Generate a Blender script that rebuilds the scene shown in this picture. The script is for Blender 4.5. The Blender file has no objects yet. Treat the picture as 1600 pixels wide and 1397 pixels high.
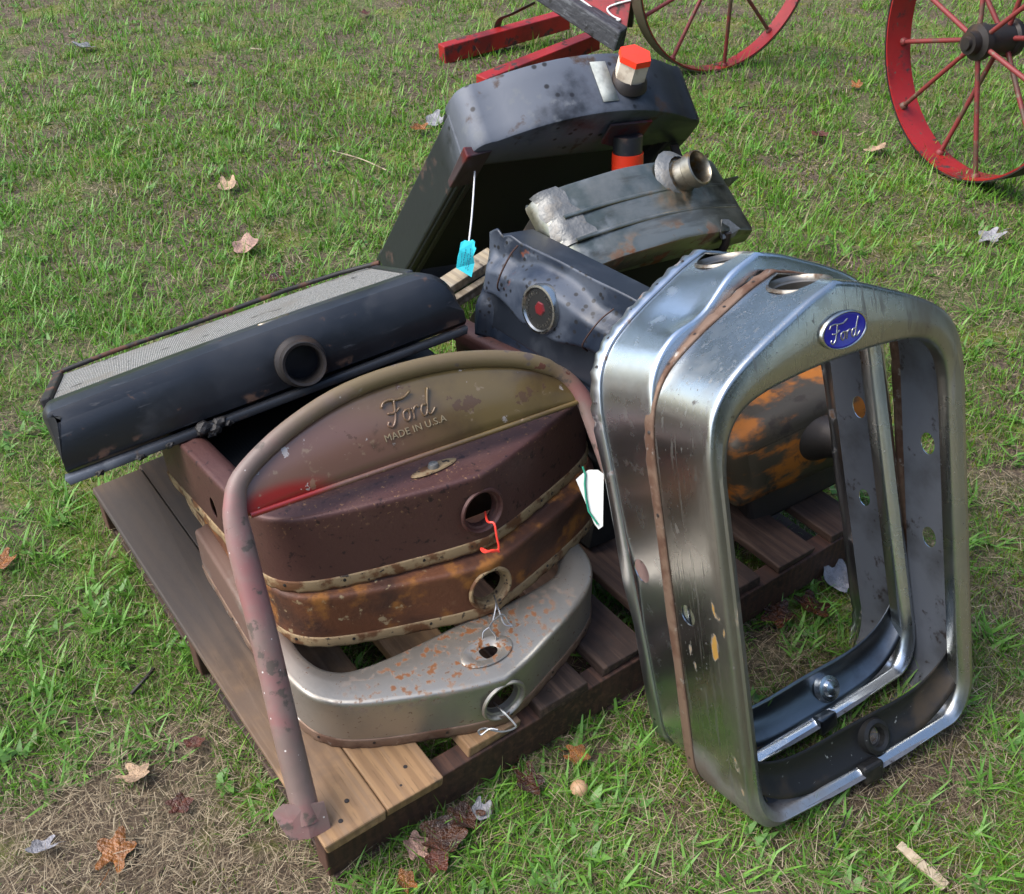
import bpy, bmesh, math, random
import numpy as np
from mathutils import Matrix, Vector
random.seed(7); rng = np.random.default_rng(11)
R_ = math.radians
S = bpy.context.scene
C = S.collection

# ---------------------------------------------------------------- camera, sky, sun, exposure
CAMF, PITCH, CAMH = 1650.0, 37.0, 1.5
cd = bpy.data.cameras.new('camera'); cam = bpy.data.objects.new('camera', cd); C.objects.link(cam)
cam.location = (0, 0, CAMH); cam.rotation_euler = (R_(90 - PITCH), 0, 0)
cd.sensor_width = 36; cd.sensor_fit = 'HORIZONTAL'; cd.lens = CAMF / 1600 * 36
cd.clip_start = .05; cd.clip_end = 500
S.camera = cam
SUN_EL, SUN_AZ = 52.0, 258.0          # azimuth: clockwise from +Y
w = bpy.data.worlds.new('World'); S.world = w; w.use_nodes = True
nt = w.node_tree; bg = nt.nodes['Background']
sky = nt.nodes.new('ShaderNodeTexSky'); sky.sky_type = 'NISHITA'; sky.sun_disc = False
sky.sun_elevation = R_(SUN_EL); sky.sun_rotation = R_(SUN_AZ); sky.air_density = 1.0; sky.dust_density = 2.5; sky.ozone_density = 1.0
nt.links.new(sky.outputs[0], bg.inputs[0]); bg.inputs[1].default_value = .15
sd = bpy.data.lights.new('sun', 'SUN'); sun = bpy.data.objects.new('sun', sd); C.objects.link(sun)
sd.energy = 1.4; sd.angle = R_(50); sd.color = (1, .985, .955)
az = R_(SUN_AZ); el = R_(SUN_EL)
sv = Vector((math.sin(az) * math.cos(el), math.cos(az) * math.cos(el), math.sin(el)))
sun.rotation_euler = (-sv).to_track_quat('-Z', 'Y').to_euler()
S.view_settings.view_transform = 'Standard'; S.view_settings.look = 'None'
S.view_settings.exposure = 1.25; S.view_settings.gamma = 1

# ---------------------------------------------------------------- helpers
def ray(px, py):
    p = R_(PITCH); F = Vector((0, math.cos(p), -math.sin(p))); U = Vector((0, math.sin(p), math.cos(p)))
    return F + Vector((1, 0, 0)) * ((px - 800) / CAMF) - U * ((py - 698.5) / CAMF)
def atz(px, py, z=0.0):
    d = ray(px, py); return Vector((0, 0, CAMH)) + d * ((z - CAMH) / d.z)
def tag(o, label, cat, group=None, kind=None):
    if label: o['label'] = label
    if cat: o['category'] = cat
    if group: o['group'] = group
    if kind: o['kind'] = kind
    return o
def mx(Rm, t):
    m = Matrix([list(r) for r in Rm]).to_4x4(); m.translation = Vector(t); return m
def thing(name, label, cat, M=None, group=None):
    o = bpy.data.objects.new(name, None); C.objects.link(o); o.empty_display_size = .05
    if M is not None: o.matrix_world = M
    return tag(o, label, cat, group)
def mesh(name, vs, fs, m, parent=None, smooth=True, M=None, sharp=None):
    me = bpy.data.meshes.new(name); me.from_pydata([tuple(v) for v in vs], [], fs); me.update()
    if smooth: me.polygons.foreach_set('use_smooth', [True] * len(me.polygons))
    if sharp: me.set_sharp_from_angle(angle=R_(sharp))
    me.materials.append(m)
    o = bpy.data.objects.new(name, me); C.objects.link(o)
    if M is not None: o.matrix_world = M
    if parent: o.parent = parent
    return o
def finish(o, solid=0, cutters=(), bevel=0, offset=-1, mo=0):
    """apply solidify / hole cuts / bevel and keep the result as plain mesh"""
    if solid:
        md = o.modifiers.new('s', 'SOLIDIFY'); md.thickness = solid; md.offset = offset; md.material_offset = mo; md.material_offset_rim = 0
    tmp = []
    bpy.context.view_layer.update()
    for (p, axis, r, h) in cutters:
        bm = bmesh.new(); bmesh.ops.create_cone(bm, cap_ends=True, segments=28, radius1=r if not isinstance(r, tuple) else 1, radius2=r if not isinstance(r, tuple) else 1, depth=h)
        if isinstance(r, tuple): bmesh.ops.scale(bm, vec=(r[0], r[1], 1), verts=bm.verts)
        me = bpy.data.meshes.new('cut'); bm.to_mesh(me); bm.free()
        c = bpy.data.objects.new('cut', me); C.objects.link(c)
        c.matrix_world = o.matrix_world @ (Matrix.Translation(Vector(p)) @ Vector(axis).to_track_quat('Z', 'X').to_matrix().to_4x4())
        md = o.modifiers.new('b', 'BOOLEAN'); md.operation = 'DIFFERENCE'; md.solver = 'EXACT'; md.object = c; tmp.append(c)
    if bevel:
        md = o.modifiers.new('v', 'BEVEL'); md.width = bevel; md.segments = 2; md.limit_method = 'ANGLE'
    bpy.context.view_layer.update()
    dg = bpy.context.evaluated_depsgraph_get()
    me = bpy.data.meshes.new_from_object(o.evaluated_get(dg)); old = o.data
    o.modifiers.clear(); o.data = me; me.name = old.name
    for c in tmp: bpy.data.objects.remove(c)
    return o
def box(name, lo, hi, m, parent=None, bevel=.003, M=None, jit=0):
    x0, y0, z0 = lo; x1, y1, z1 = hi
    j = lambda: random.uniform(-jit, jit)
    vs = [(x + j(), y + j(), z + j()) for z in (z0, z1) for (x, y) in ((x0, y0), (x1, y0), (x1, y1), (x0, y1))]
    fs = [(3, 2, 1, 0), (4, 5, 6, 7), (0, 1, 5, 4), (1, 2, 6, 5), (2, 3, 7, 6), (3, 0, 4, 7)]
    o = mesh(name, vs, fs, m, parent, smooth=False, M=M)
    if bevel: finish(o, bevel=bevel)
    return o
def cat(pts, n):
    """Catmull-Rom resample of a polyline to n points"""
    P = [Vector(p) for p in pts]; P = [P[0] * 2 - P[1]] + P + [P[-1] * 2 - P[-2]]; k = len(P) - 3; out = []
    for i in range(n):
        u = i / (n - 1) * k; s = min(int(u), k - 1); t = u - s; a, b, c, d = P[s:s + 4]
        out.append(.5 * ((2 * b) + (c - a) * t + (2 * a - 5 * b + 4 * c - d) * t * t + (3 * b - a - 3 * c + d) * t ** 3))
    return out
def tubedata(pts, r, seg=8, cap=True, flat=1.0):
    P = [Vector(p) for p in pts]; n = len(P); vs = []; fs = []
    rr = r if isinstance(r, (list, tuple)) else [r] * n
    t0 = (P[1] - P[0]).normalized(); up = Vector((0, 0, 1)) if abs(t0.z) < .9 else Vector((1, 0, 0))
    x = t0.cross(up).normalized()
    for i in range(n):
        t = (P[min(i + 1, n - 1)] - P[max(i - 1, 0)]).normalized()
        x = (x - t * x.dot(t)).normalized(); y = t.cross(x)
        for k in range(seg):
            a = 2 * math.pi * k / seg
            vs.append(P[i] + (x * math.cos(a) + y * math.sin(a) * flat) * rr[i])
    for i in range(n - 1):
        for k in range(seg):
            a = i * seg + k; b = i * seg + (k + 1) % seg; fs.append((a, b, b + seg, a + seg))
    if cap:
        fs.append(tuple(range(seg - 1, -1, -1))); fs.append(tuple((n - 1) * seg + k for k in range(seg)))
    return vs, fs
def tube(name, pts, r, m, parent=None, seg=8, cap=True, M=None, flat=1.0):
    vs, fs = tubedata(pts, r, seg, cap, flat); return mesh(name, vs, fs, m, parent, M=M, sharp=50)
def lathe(name, prof, m, parent=None, seg=32, p=(0, 0, 0), axis=(0, 0, 1), closed=False, sx=1, sy=1, sharp=40, M=None):
    q = Vector(axis).to_track_quat('Z', 'Y'); p = Vector(p); vs = []; fs = []
    for (r, z) in prof:
        for k in range(seg):
            a = 2 * math.pi * k / seg; vs.append(p + q @ Vector((r * math.cos(a) * sx, r * math.sin(a) * sy, z)))
    n = len(prof)
    for i in range(n if closed else n - 1):
        for k in range(seg):
            a = i * seg + k; b = i * seg + (k + 1) % seg; j = ((i + 1) % n) * seg - i * seg
            fs.append((a, b, b + j, a + j))
    return mesh(name, vs, fs, m, parent, sharp=sharp, M=M)
def ext(name, outl, y0, y1, m, parent=None, bev=.01, sharp=35, wob=0):
    """closed outline in x,z extruded along y with rounded front and back edges"""
    n = len(outl); cx = sum(p[0] for p in outl) / n; cz = sum(p[1] for p in outl) / n; vs = []; fs = []
    nor = []
    for i in range(n):
        a = Vector(outl[i - 1]); b = Vector(outl[(i + 1) % n]); t = (b - a).normalized(); nor.append(Vector((t.y, -t.x)))
    rings = [(bev, y0), (bev * .3, y0 + bev * .3), (0, y0 + bev)] + [(0, y0 + bev + (y1 - y0 - 2 * bev) * k / 5) for k in range(1, 5)] + [(0, y1 - bev), (bev * .3, y1 - bev * .3), (bev, y1)]
    for (ins, y) in rings:
        for i, (x, z) in enumerate(outl):
            q = Vector((x, z)) - nor[i] * ins
            dw = wob * math.sin(x * 31 + y * 47) * math.cos(z * 37 + x * 11)
            vs.append((q.x, y + dw, q.y + dw))
    k = len(rings)
    for r in range(k - 1):
        for i in range(n):
            a = r * n + i; b = r * n + (i + 1) % n; fs.append((a, b, b + n, a + n))
    fs.append(tuple(range(n - 1, -1, -1))); fs.append(tuple((k - 1) * n + i for i in range(n)))
    return mesh(name, vs, fs, m, parent, sharp=sharp)
def arch_outline(w, h, arch, rl, rr, n=15):
    """tank section: flat bottom at z=-h, arched top (z=0 at the corners), corner radii left / right; counter-clockwise seen from -y"""
    out = [(-w / 2, -h), (w / 2, -h)]
    for k in range(7): a = k / 6 * math.pi / 2; out.append((w / 2 - rr + rr * math.cos(a), -rr + rr * math.sin(a)))
    x1, x0 = w / 2 - rr, -w / 2 + rl
    for k in range(1, n): t = k / n; x = x1 + (x0 - x1) * t; out.append((x, arch * 4 * t * (1 - t)))
    for k in range(7): a = math.pi / 2 + k / 6 * math.pi / 2; out.append((-w / 2 + rl + rl * math.cos(a), -rl + rl * math.sin(a)))
    return out

# ---------------------------------------------------------------- materials
def mat(name, col, rough=.5, metal=0.0, layers=(), bump=None, coat=0, spec=.5, attr=None, trans=None):
    m = bpy.data.materials.new(name); m.use_nodes = True; N = m.node_tree.nodes; L = m.node_tree.links
    b = N['Principled BSDF']; tc = N.new('ShaderNodeTexCoord')
    b.inputs['Specular IOR Level'].default_value = spec
    if coat: b.inputs['Coat Weight'].default_value = coat; b.inputs['Coat Roughness'].default_value = .15
    def val(v):
        n = N.new('ShaderNodeValue'); n.outputs[0].default_value = v; return n.outputs[0]
    if attr:
        a = N.new('ShaderNodeAttribute'); a.attribute_name = attr; csock = a.outputs['Color']
    else:
        r = N.new('ShaderNodeRGB'); r.outputs[0].default_value = (*col, 1); csock = r.outputs[0]
    rs, ms = val(rough), val(metal)
    def mathn(op, a, bb, clamp=False):
        n = N.new('ShaderNodeMath'); n.operation = op; n.use_clamp = clamp
        for i, v in enumerate((a, bb)):
            if isinstance(v, (int, float)): n.inputs[i].default_value = v
            elif v is not None: L.new(v, n.inputs[i])
        return n.outputs[0]
    for ly in layers:
        mp = N.new('ShaderNodeMapping'); mp.inputs['Scale'].default_value = ly.get('st', (1, 1, 1)); mp.inputs['Location'].default_value = ly.get('off', (0, 0, 0))
        L.new(tc.outputs['Object'], mp.inputs[0])
        if ly.get('kind') == 'vor':
            t = N.new('ShaderNodeTexVoronoi'); t.inputs['Scale'].default_value = ly['scale']; t.inputs['Randomness'].default_value = 1
            L.new(mp.outputs[0], t.inputs['Vector']); src = t.outputs['Distance']
        elif ly.get('kind') == 'wave':
            t = N.new('ShaderNodeTexWave'); t.inputs['Scale'].default_value = ly['scale']; t.inputs['Distortion'].default_value = ly.get('dist', 2); t.inputs['Detail'].default_value = 3
            L.new(mp.outputs[0], t.inputs['Vector']); src = t.outputs['Fac']
        elif ly.get('kind') == 'flat':
            src = val(1.0)
        else:
            t = N.new('ShaderNodeTexNoise'); t.inputs['Scale'].default_value = ly['scale']; t.inputs['Detail'].default_value = ly.get('detail', 6); t.inputs['Roughness'].default_value = ly.get('nr', .6)
            L.new(mp.outputs[0], t.inputs['Vector']); src = t.outputs['Fac']
        mr = N.new('ShaderNodeMapRange'); mr.interpolation_type = 'SMOOTHSTEP'
        mr.inputs['From Min'].default_value = ly.get('lo', .5); mr.inputs['From Max'].default_value = ly.get('hi', .6); L.new(src, mr.inputs['Value']); f = mr.outputs[0]
        if 'region' in ly:
            cx, rd = ly['region']; mp2 = N.new('ShaderNodeMapping'); mp2.vector_type = 'POINT'
            mp2.inputs['Scale'].default_value = tuple(1 / q for q in rd); mp2.inputs['Location'].default_value = tuple(-c / q for c, q in zip(cx, rd))
            L.new(tc.outputs['Object'], mp2.inputs[0]); ln = N.new('ShaderNodeVectorMath'); ln.operation = 'LENGTH'; L.new(mp2.outputs[0], ln.inputs[0])
            m2 = N.new('ShaderNodeMapRange'); m2.interpolation_type = 'SMOOTHSTEP'; m2.inputs['From Min'].default_value = 1.15; m2.inputs['From Max'].default_value = .5
            L.new(ln.outputs['Value'], m2.inputs['Value']); f = mathn('MULTIPLY', f, m2.outputs[0])
        if 'amt' in ly: f = mathn('MULTIPLY', f, ly['amt'])
        if 'col' in ly:
            mc = N.new('ShaderNodeMix'); mc.data_type = 'RGBA'; mc.blend_type = ly.get('blend', 'MIX'); L.new(f, mc.inputs[0]); L.new(csock, mc.inputs[6]); mc.inputs[7].default_value = (*ly['col'], 1); csock = mc.outputs[2]
        for key in ('rough', 'metal'):
            if key in ly:
                mc = N.new('ShaderNodeMix'); L.new(f, mc.inputs[0]); L.new(rs if key == 'rough' else ms, mc.inputs[2]); mc.inputs[3].default_value = ly[key]
                if key == 'rough': rs = mc.outputs[0]
                else: ms = mc.outputs[0]
    L.new(csock, b.inputs['Base Color']); L.new(rs, b.inputs['Roughness']); L.new(ms, b.inputs['Metallic'])
    if bump:
        t = N.new('ShaderNodeTexNoise'); t.inputs['Scale'].default_value = bump[0]; t.inputs['Detail'].default_value = 5; L.new(tc.outputs['Object'], t.inputs['Vector'])
        bn = N.new('ShaderNodeBump'); bn.inputs['Strength'].default_value = bump[1]; bn.inputs['Distance'].default_value = bump[2] if len(bump) > 2 else .002
        L.new(t.outputs['Fac'], bn.inputs['Height']); L.new(bn.outputs[0], b.inputs['Normal'])
    if trans:
        ad = N.new('ShaderNodeMixShader'); tr = N.new('ShaderNodeBsdfTranslucent'); L.new(csock, tr.inputs[0]); ad.inputs[0].default_value = trans
        L.new(b.outputs[0], ad.inputs[1]); L.new(tr.outputs[0], ad.inputs[2]); L.new(ad.outputs[0], N['Material Output'].inputs[0])
    return m
RUST = (.16, .055, .018); DRK = (.02, .014, .012)
M_steel = mat('worn_bare_steel', (.50, .515, .505), .24, 1.0, [
    dict(scale=3.5, lo=.42, hi=.68, col=(.39, .405, .39), rough=.34), dict(scale=9, lo=.5, hi=.8, col=(.36, .34, .30), rough=.5, amt=.7),
    dict(scale=60, lo=.62, hi=.72, col=(.10, .085, .07), rough=.6, amt=.8, region=((-.2, .05, .68), (.16, .12, .14))), dict(scale=9, st=(14, 14, .8), lo=.58, hi=.66, col=(.30, .29, .27), rough=.55, amt=.6), dict(scale=130, lo=.66, hi=.71, col=(.06, .05, .045), rough=.7, metal=.3, amt=.8), dict(scale=4, st=(1, 1, .35), lo=.54, hi=.62, col=(.20, .17, .13), rough=.55, amt=.55, off=(2, 5, 1)),
    dict(scale=16, st=(1, 1, .5), lo=.62, hi=.66, col=(.34, .19, .04), rough=.6, metal=.2, region=((-.24, .05, .25), (.06, .07, .34))),
    dict(scale=6, lo=.35, hi=.6, col=(.10, .06, .04), rough=.65, metal=.5, amt=.8, region=((-.2, .1, .02), (.2, .15, .09)))], bump=(7, .22, .006))
M_steel2 = mat('bright_bare_steel', (.66, .69, .70), .24, 1.0, [dict(scale=5, lo=.45, hi=.7, col=(.50, .54, .56), rough=.36), dict(scale=25, lo=.55, hi=.8, rough=.4)], bump=(8, .15, .004))
M_flange = mat('rusty_flange_steel', (.20, .13, .09), .6, .5, [dict(scale=18, lo=.45, hi=.62, col=(.085, .04, .022), rough=.8, metal=.1), dict(scale=40, lo=.6, hi=.7, col=(.4, .37, .33), metal=.9, rough=.4)], bump=(40, .5))
M_flange2 = mat('bright_crimped_flange', (.50, .53, .56), .3, 1.0, [dict(scale=30, lo=.6, hi=.7, col=(.2, .12, .08), rough=.7, metal=.2)], bump=(30, .3))
M_primer = mat('grey_inner_primer', (.125, .135, .155), .5, .15, [dict(scale=9, lo=.45, hi=.7, col=(.07, .073, .08)), dict(scale=35, lo=.6, hi=.7, col=(.03, .022, .02), rough=.7), dict(scale=5, lo=.55, hi=.65, col=(.09, .045, .03), region=((.24, .07, .03), (.1, .2, .14)))], bump=(30, .2))
M_steeldark = mat('dark_rolled_steel', (.20, .22, .235), .3, 1.0, [dict(scale=8, lo=.45, hi=.7, col=(.12, .13, .14), rough=.42)])
M_inner = mat('blackened_inner_steel', (.02, .02, .02), .45, .4, [dict(scale=90, lo=.66, hi=.7, col=(.35, .36, .34)), dict(scale=12, lo=.5, hi=.7, col=(.06, .045, .03), rough=.7)], bump=(20, .3))
M_maroon = mat('maroon_scale_rust', (.082, .035, .030), .48, .3, [
    dict(scale=7, lo=.45, hi=.7, col=(.105, .050, .040), rough=.58), dict(scale=160, lo=.60, hi=.68, col=(.24, .13, .06), rough=.8, metal=0, amt=.8, region=((0, 0, .47), (.5, .05, .2))),
    dict(scale=70, lo=.58, hi=.68, col=(.03, .014, .014), rough=.5)], bump=(190, .35, .0015))
M_rust = mat('orange_brown_rust', (.125, .044, .018), .62, .15, [
    dict(scale=8, lo=.42, hi=.62, col=(.05, .02, .012)), dict(scale=14, lo=.50, hi=.64, col=(.28, .11, .022), rough=.8), dict(scale=55, lo=.60, hi=.68, col=(.36, .27, .15), rough=.8, amt=.8, region=((.25, .05, .42), (.22, .2, .3)))], bump=(120, .5, .002))
M_rustrim = mat('pale_rusty_rim', (.27, .19, .10), .7, .2, [dict(scale=25, lo=.48, hi=.6, col=(.12, .05, .018)), dict(scale=90, lo=.6, hi=.66, col=(.03, .02, .015))], bump=(60, .5))
M_nickel = mat('dull_nickel', (.36, .335, .29), .38, .75, [
    dict(scale=6, lo=.45, hi=.75, col=(.25, .235, .21), rough=.5), dict(scale=75, lo=.52, hi=.60, col=(.17, .062, .016), rough=.85, metal=0, region=((.02, 0, .51), (.24, .04, .075))),
    dict(scale=110, lo=.62, hi=.68, col=(.12, .06, .03), rough=.8, metal=0), dict(scale=7, lo=.2, hi=.5, col=(.13, .075, .055), rough=.7, metal=.1, region=((.27, .05, .1), (.09, .2, .36))), dict(scale=30, lo=.6, hi=.7, col=(.1, .075, .05), rough=.7, metal=.2, region=((0, .11, .5), (.4, .03, .3)))], bump=(150, .15, .001))
M_hole = mat('dark_inside', (.008, .007, .006), .8)
M_pinkpaint = mat('faded_pink_primer', (.235, .150, .132), .48, 0, [
    dict(scale=5, lo=.4, hi=.62, col=(.165, .118, .098)), dict(scale=7, lo=.48, hi=.66, col=(.24, .105, .098), off=(3, 1, 2)), dict(scale=230, lo=.70, hi=.74, col=(.55, .52, .48), rough=.7), dict(kind='vor', scale=40, lo=.07, hi=.04, col=(.6, .57, .53), rough=.7),
    dict(scale=8, lo=.2, hi=.45, col=(.150, .108, .052), rough=.4, region=((.10, .58, 0), (.36, .12, .2))), dict(scale=26, lo=.60, hi=.66, col=(.10, .075, .06), rough=.6), dict(scale=15, lo=.63, hi=.65, col=(.10, .035, .02), rough=.8), dict(scale=9, lo=.56, hi=.64, col=(.42, .36, .36), amt=.5, region=((-.2, .57, 0), (.3, .2, .2)))], bump=(60, .15))
M_olive = mat('olive_bronze_paint', (.165, .112, .040), .3, .1, [
    dict(scale=6, lo=.45, hi=.7, col=(.085, .055, .028)), dict(kind='flat', lo=0, hi=.5, col=(.185, .098, .070), region=((-.24, .46, 0), (.30, .16, .2))), dict(kind='flat', lo=0, hi=.5, col=(.30, .012, .012), amt=.85, region=((-.245, .455, 0), (.09, .03, .2))),
    dict(scale=11, lo=.60, hi=.615, col=(.10, .05, .03), rough=.7, amt=.8), dict(scale=40, lo=.66, hi=.675, col=(.46, .40, .36), rough=.6), dict(scale=45, lo=.62, hi=.68, col=(.30, .22, .14), amt=.6), dict(scale=20, lo=.6, hi=.7, col=(.05, .035, .02), amt=.6)], bump=(15, .12), coat=.5)
M_emb = mat('worn_embossing', (.34, .26, .15), .35, .3)
M_white = mat('white_paint', (.75, .75, .72), .5)
M_black = mat('black_enamel', (.010, .012, .016), .34, 0, [dict(scale=11, lo=.56, hi=.72, col=(.045, .047, .052), rough=.65, amt=.7), dict(scale=16, st=(1, 6, 8), lo=.62, hi=.68, col=(.07, .07, .075), rough=.7, amt=.5), dict(scale=5, lo=.45, hi=.7, col=(.018, .021, .027), rough=.5), dict(scale=40, lo=.63, hi=.7, col=(.12, .06, .035), rough=.8, amt=.5), dict(scale=26, lo=.56, hi=.66, col=(.15, .08, .05), rough=.8, region=((.3, 0, .012), (.5, .06, .014)))], bump=(70, .12, .001), spec=.6)
M_railrust = mat('rusty_black_rail', (.02, .018, .017), .6, .2, [dict(scale=20, lo=.5, hi=.62, col=(.11, .05, .03), rough=.8)], bump=(60, .4))
M_tar = mat('dried_tar', (.018, .016, .015), .6, 0, bump=(90, .8, .004))
M_blackdusty = mat('dusty_black_enamel', (.016, .018, .022), .42, .1, [dict(scale=5, lo=.34, hi=.52, col=(.10, .112, .135), rough=.55, region=((-.18, .06, .03), (.36, .3, .2))), dict(scale=22, lo=.55, hi=.66, col=(.13, .14, .15), rough=.7, amt=.7, region=((-.15, .06, .03), (.3, .3, .2))), dict(kind='vor', scale=26, lo=.2, hi=.1, col=(.01, .01, .012)), dict(scale=12, lo=.6, hi=.7, col=(.06, .035, .022), rough=.8)], bump=(40, .25))
M_spot = mat('spotted_dark_blue_enamel', (.014, .021, .036), .33, .1, [dict(scale=6, lo=.48, hi=.66, col=(.050, .062, .085), rough=.5), dict(scale=26, lo=.60, hi=.70, col=(.13, .145, .17), rough=.7, amt=.5), dict(kind='vor', scale=62, lo=.3, hi=.2, col=(.006, .007, .010), rough=.5), dict(scale=14, lo=.67, hi=.72, col=(.14, .04, .02), rough=.85)], bump=(60, .2))
M_spotlow = mat('dark_blue_enamel', (.012, .016, .024), .4, 0, [dict(scale=7, lo=.5, hi=.7, col=(.04, .048, .06), rough=.6)])
M_green = mat('green_grey_patina', (.34, .31, .245), .29, .85, [dict(scale=5, lo=.42, hi=.62, col=(.15, .165, .135)), dict(scale=8, st=(.4, 2, 1), lo=.5, hi=.62, col=(.10, .085, .06), amt=.6), dict(scale=11, lo=.5, hi=.66, col=(.30, .30, .27), rough=.5, region=((-.22, .1, 0), (.16, .3, .2))), dict(scale=16, lo=.5, hi=.64, col=(.18, .09, .03), metal=.2, rough=.75, amt=.9, region=((.08, .15, 0), (.12, .1, .2))),
    dict(scale=18, lo=.52, hi=.64, col=(.17, .06, .02), metal=.1, rough=.8, region=((-.02, 0, 0), (.17, .05, .1))), dict(scale=6, lo=.4, hi=.65, col=(.05, .048, .04), region=((.2, .06, 0), (.13, .3, .2)))], bump=(25, .25))
M_solder = mat('old_solder', (.19, .19, .18), .5, .6, [dict(scale=30, lo=.5, hi=.6, col=(.2, .19, .17), rough=.6)], bump=(60, .8, .004))
M_brass = mat('tarnished_brass_neck', (.33, .30, .24), .34, .9, [dict(scale=20, lo=.5, hi=.65, col=(.26, .15, .045), rough=.5), dict(scale=9, lo=.55, hi=.7, col=(.1, .08, .06))])
M_orange = mat('flaking_orange_tank', (.05, .04, .026), .5, .2, [dict(scale=6, lo=.46, hi=.56, col=(.34, .11, .010), rough=.65, st=(1, 1, 2)), dict(scale=22, lo=.56, hi=.68, col=(.03, .022, .016), rough=.7)], bump=(30, .3))
M_collar = mat('tarnished_collar', (.20, .185, .16), .35, .9, [dict(scale=30, lo=.5, hi=.65, col=(.09, .06, .04), rough=.6)])
M_iron = mat('dark_iron', (.035, .030, .028), .5, .5, [dict(scale=14, lo=.5, hi=.7, col=(.07, .045, .03), rough=.75)], bump=(50, .3))
M_core = mat('grey_fin_core', (.42, .41, .37), .6, .3, [dict(kind='wave', scale=95, dist=1.6, lo=.4, hi=.7, col=(.09, .085, .08)), dict(scale=260, st=(1, .4, 1), lo=.45, hi=.6, col=(.08, .075, .07), amt=.55), dict(scale=8, lo=.5, hi=.66, col=(.20, .18, .15), amt=.7), dict(scale=22, lo=.62, hi=.68, col=(.05, .045, .04))], bump=(260, .8, .003))
M_darkcore = mat('black_core', (.010, .010, .010), .7, 0, [dict(kind='wave', scale=50, lo=.4, hi=.6, col=(.004, .004, .004))])
M_tape = mat('orange_tape', (.85, .045, .012), .4, 0)
M_mask = mat('masking_tape', (.62, .54, .42), .8, 0, [dict(scale=35, lo=.5, hi=.7, col=(.42, .34, .25))], bump=(80, .6))
M_ducttape = mat('grey_tape', (.40, .42, .38), .6, 0, [dict(scale=60, lo=.45, hi=.65, col=(.30, .32, .29))], bump=(90, .5))
M_blue = mat('blue_enamel', (.006, .008, .30), .2, 0, [dict(scale=90, lo=.7, hi=.73, col=(.5, .5, .55))], coat=.5)
M_chrome = mat('worn_chrome', (.55, .54, .5), .25, 1.0, [dict(scale=40, lo=.5, hi=.7, col=(.2, .18, .14), rough=.5)])
M_embred = mat('red_enamel', (.13, .012, .014), .3)
M_embgrey = mat('emblem_field', (.022, .022, .021), .45, .4)
M_tagblue = mat('turquoise_tag', (.03, .60, .68), .6)
M_ink = mat('ink', (.015, .05, .14), .6)
M_tagwhite = mat('white_card', (.68, .70, .66), .7)
M_string = mat('white_string', (.62, .62, .62), .8)
M_greenstr = mat('green_string', (.01, .25, .15), .6)
M_redwire = mat('red_wire', (.75, .05, .03), .4)
M_wire = mat('galvanised_wire', (.40, .40, .40), .35, .9)
M_rustwire = mat('rusty_wire', (.06, .03, .022), .7, .3)
def wood(name, a, b, c, dark=None):
    ly = [dict(kind='wave', scale=5, dist=9, st=(3.2, .16, 1), lo=.3, hi=.8, col=b, amt=.7), dict(scale=3.5, lo=.48, hi=.64, col=tuple(q * .38 for q in b), amt=.75), dict(scale=30, st=(1, .4, 1), lo=.62, hi=.70, col=(.03, .022, .018), amt=.8), dict(scale=9, st=(8, .5, 8), lo=.45, hi=.7, col=c, detail=8), dict(scale=60, st=(4, .3, 4), lo=.55, hi=.7, col=tuple(q * .6 for q in b), amt=.6)]
    if dark: ly += dark
    return mat(name, a, .72, 0, ly, bump=(60, .25))
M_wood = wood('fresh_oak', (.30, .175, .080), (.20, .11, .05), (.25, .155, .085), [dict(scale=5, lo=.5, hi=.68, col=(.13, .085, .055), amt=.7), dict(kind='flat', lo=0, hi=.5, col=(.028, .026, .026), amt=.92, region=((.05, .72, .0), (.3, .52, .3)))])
M_wooddark = wood('stained_oak', (.060, .032, .021), (.036, .019, .013), (.085, .050, .034))
M_stringer = wood('red_brown_stringer', (.070, .030, .018), (.040, .019, .013), (.10, .045, .026))
M_redpaint = mat('red_farm_paint', (.30, .012, .012), .42, 0, [dict(scale=7, lo=.45, hi=.7, col=(.15, .010, .012)), dict(scale=18, lo=.56, hi=.66, col=(.045, .022, .02), rough=.75), dict(scale=60, lo=.62, hi=.68, col=(.10, .06, .045), rough=.8)], bump=(40, .2))
M_redworn = mat('worn_red_spoke', (.20, .03, .028), .55, 0, [dict(scale=12, st=(1, 1, 1), lo=.48, hi=.62, col=(.10, .055, .035)), dict(scale=30, lo=.6, hi=.7, col=(.15, .13, .08))])
M_tyre = mat('olive_rust_tyre', (.085, .075, .045), .6, .3, [dict(scale=9, lo=.5, hi=.65, col=(.05, .03, .02))])
M_charred = mat('weathered_black_beam', (.035, .036, .042), .6, 0, [dict(scale=14, st=(1, 6, 6), lo=.5, hi=.7, col=(.11, .115, .125)), dict(scale=16, lo=.6, hi=.68, col=(.006, .006, .006))], bump=(30, .7, .006))
M_bracket = mat('purple_grey_iron', (.075, .05, .055), .5, .4, [dict(scale=12, lo=.5, hi=.65, col=(.14, .02, .02))])

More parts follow.
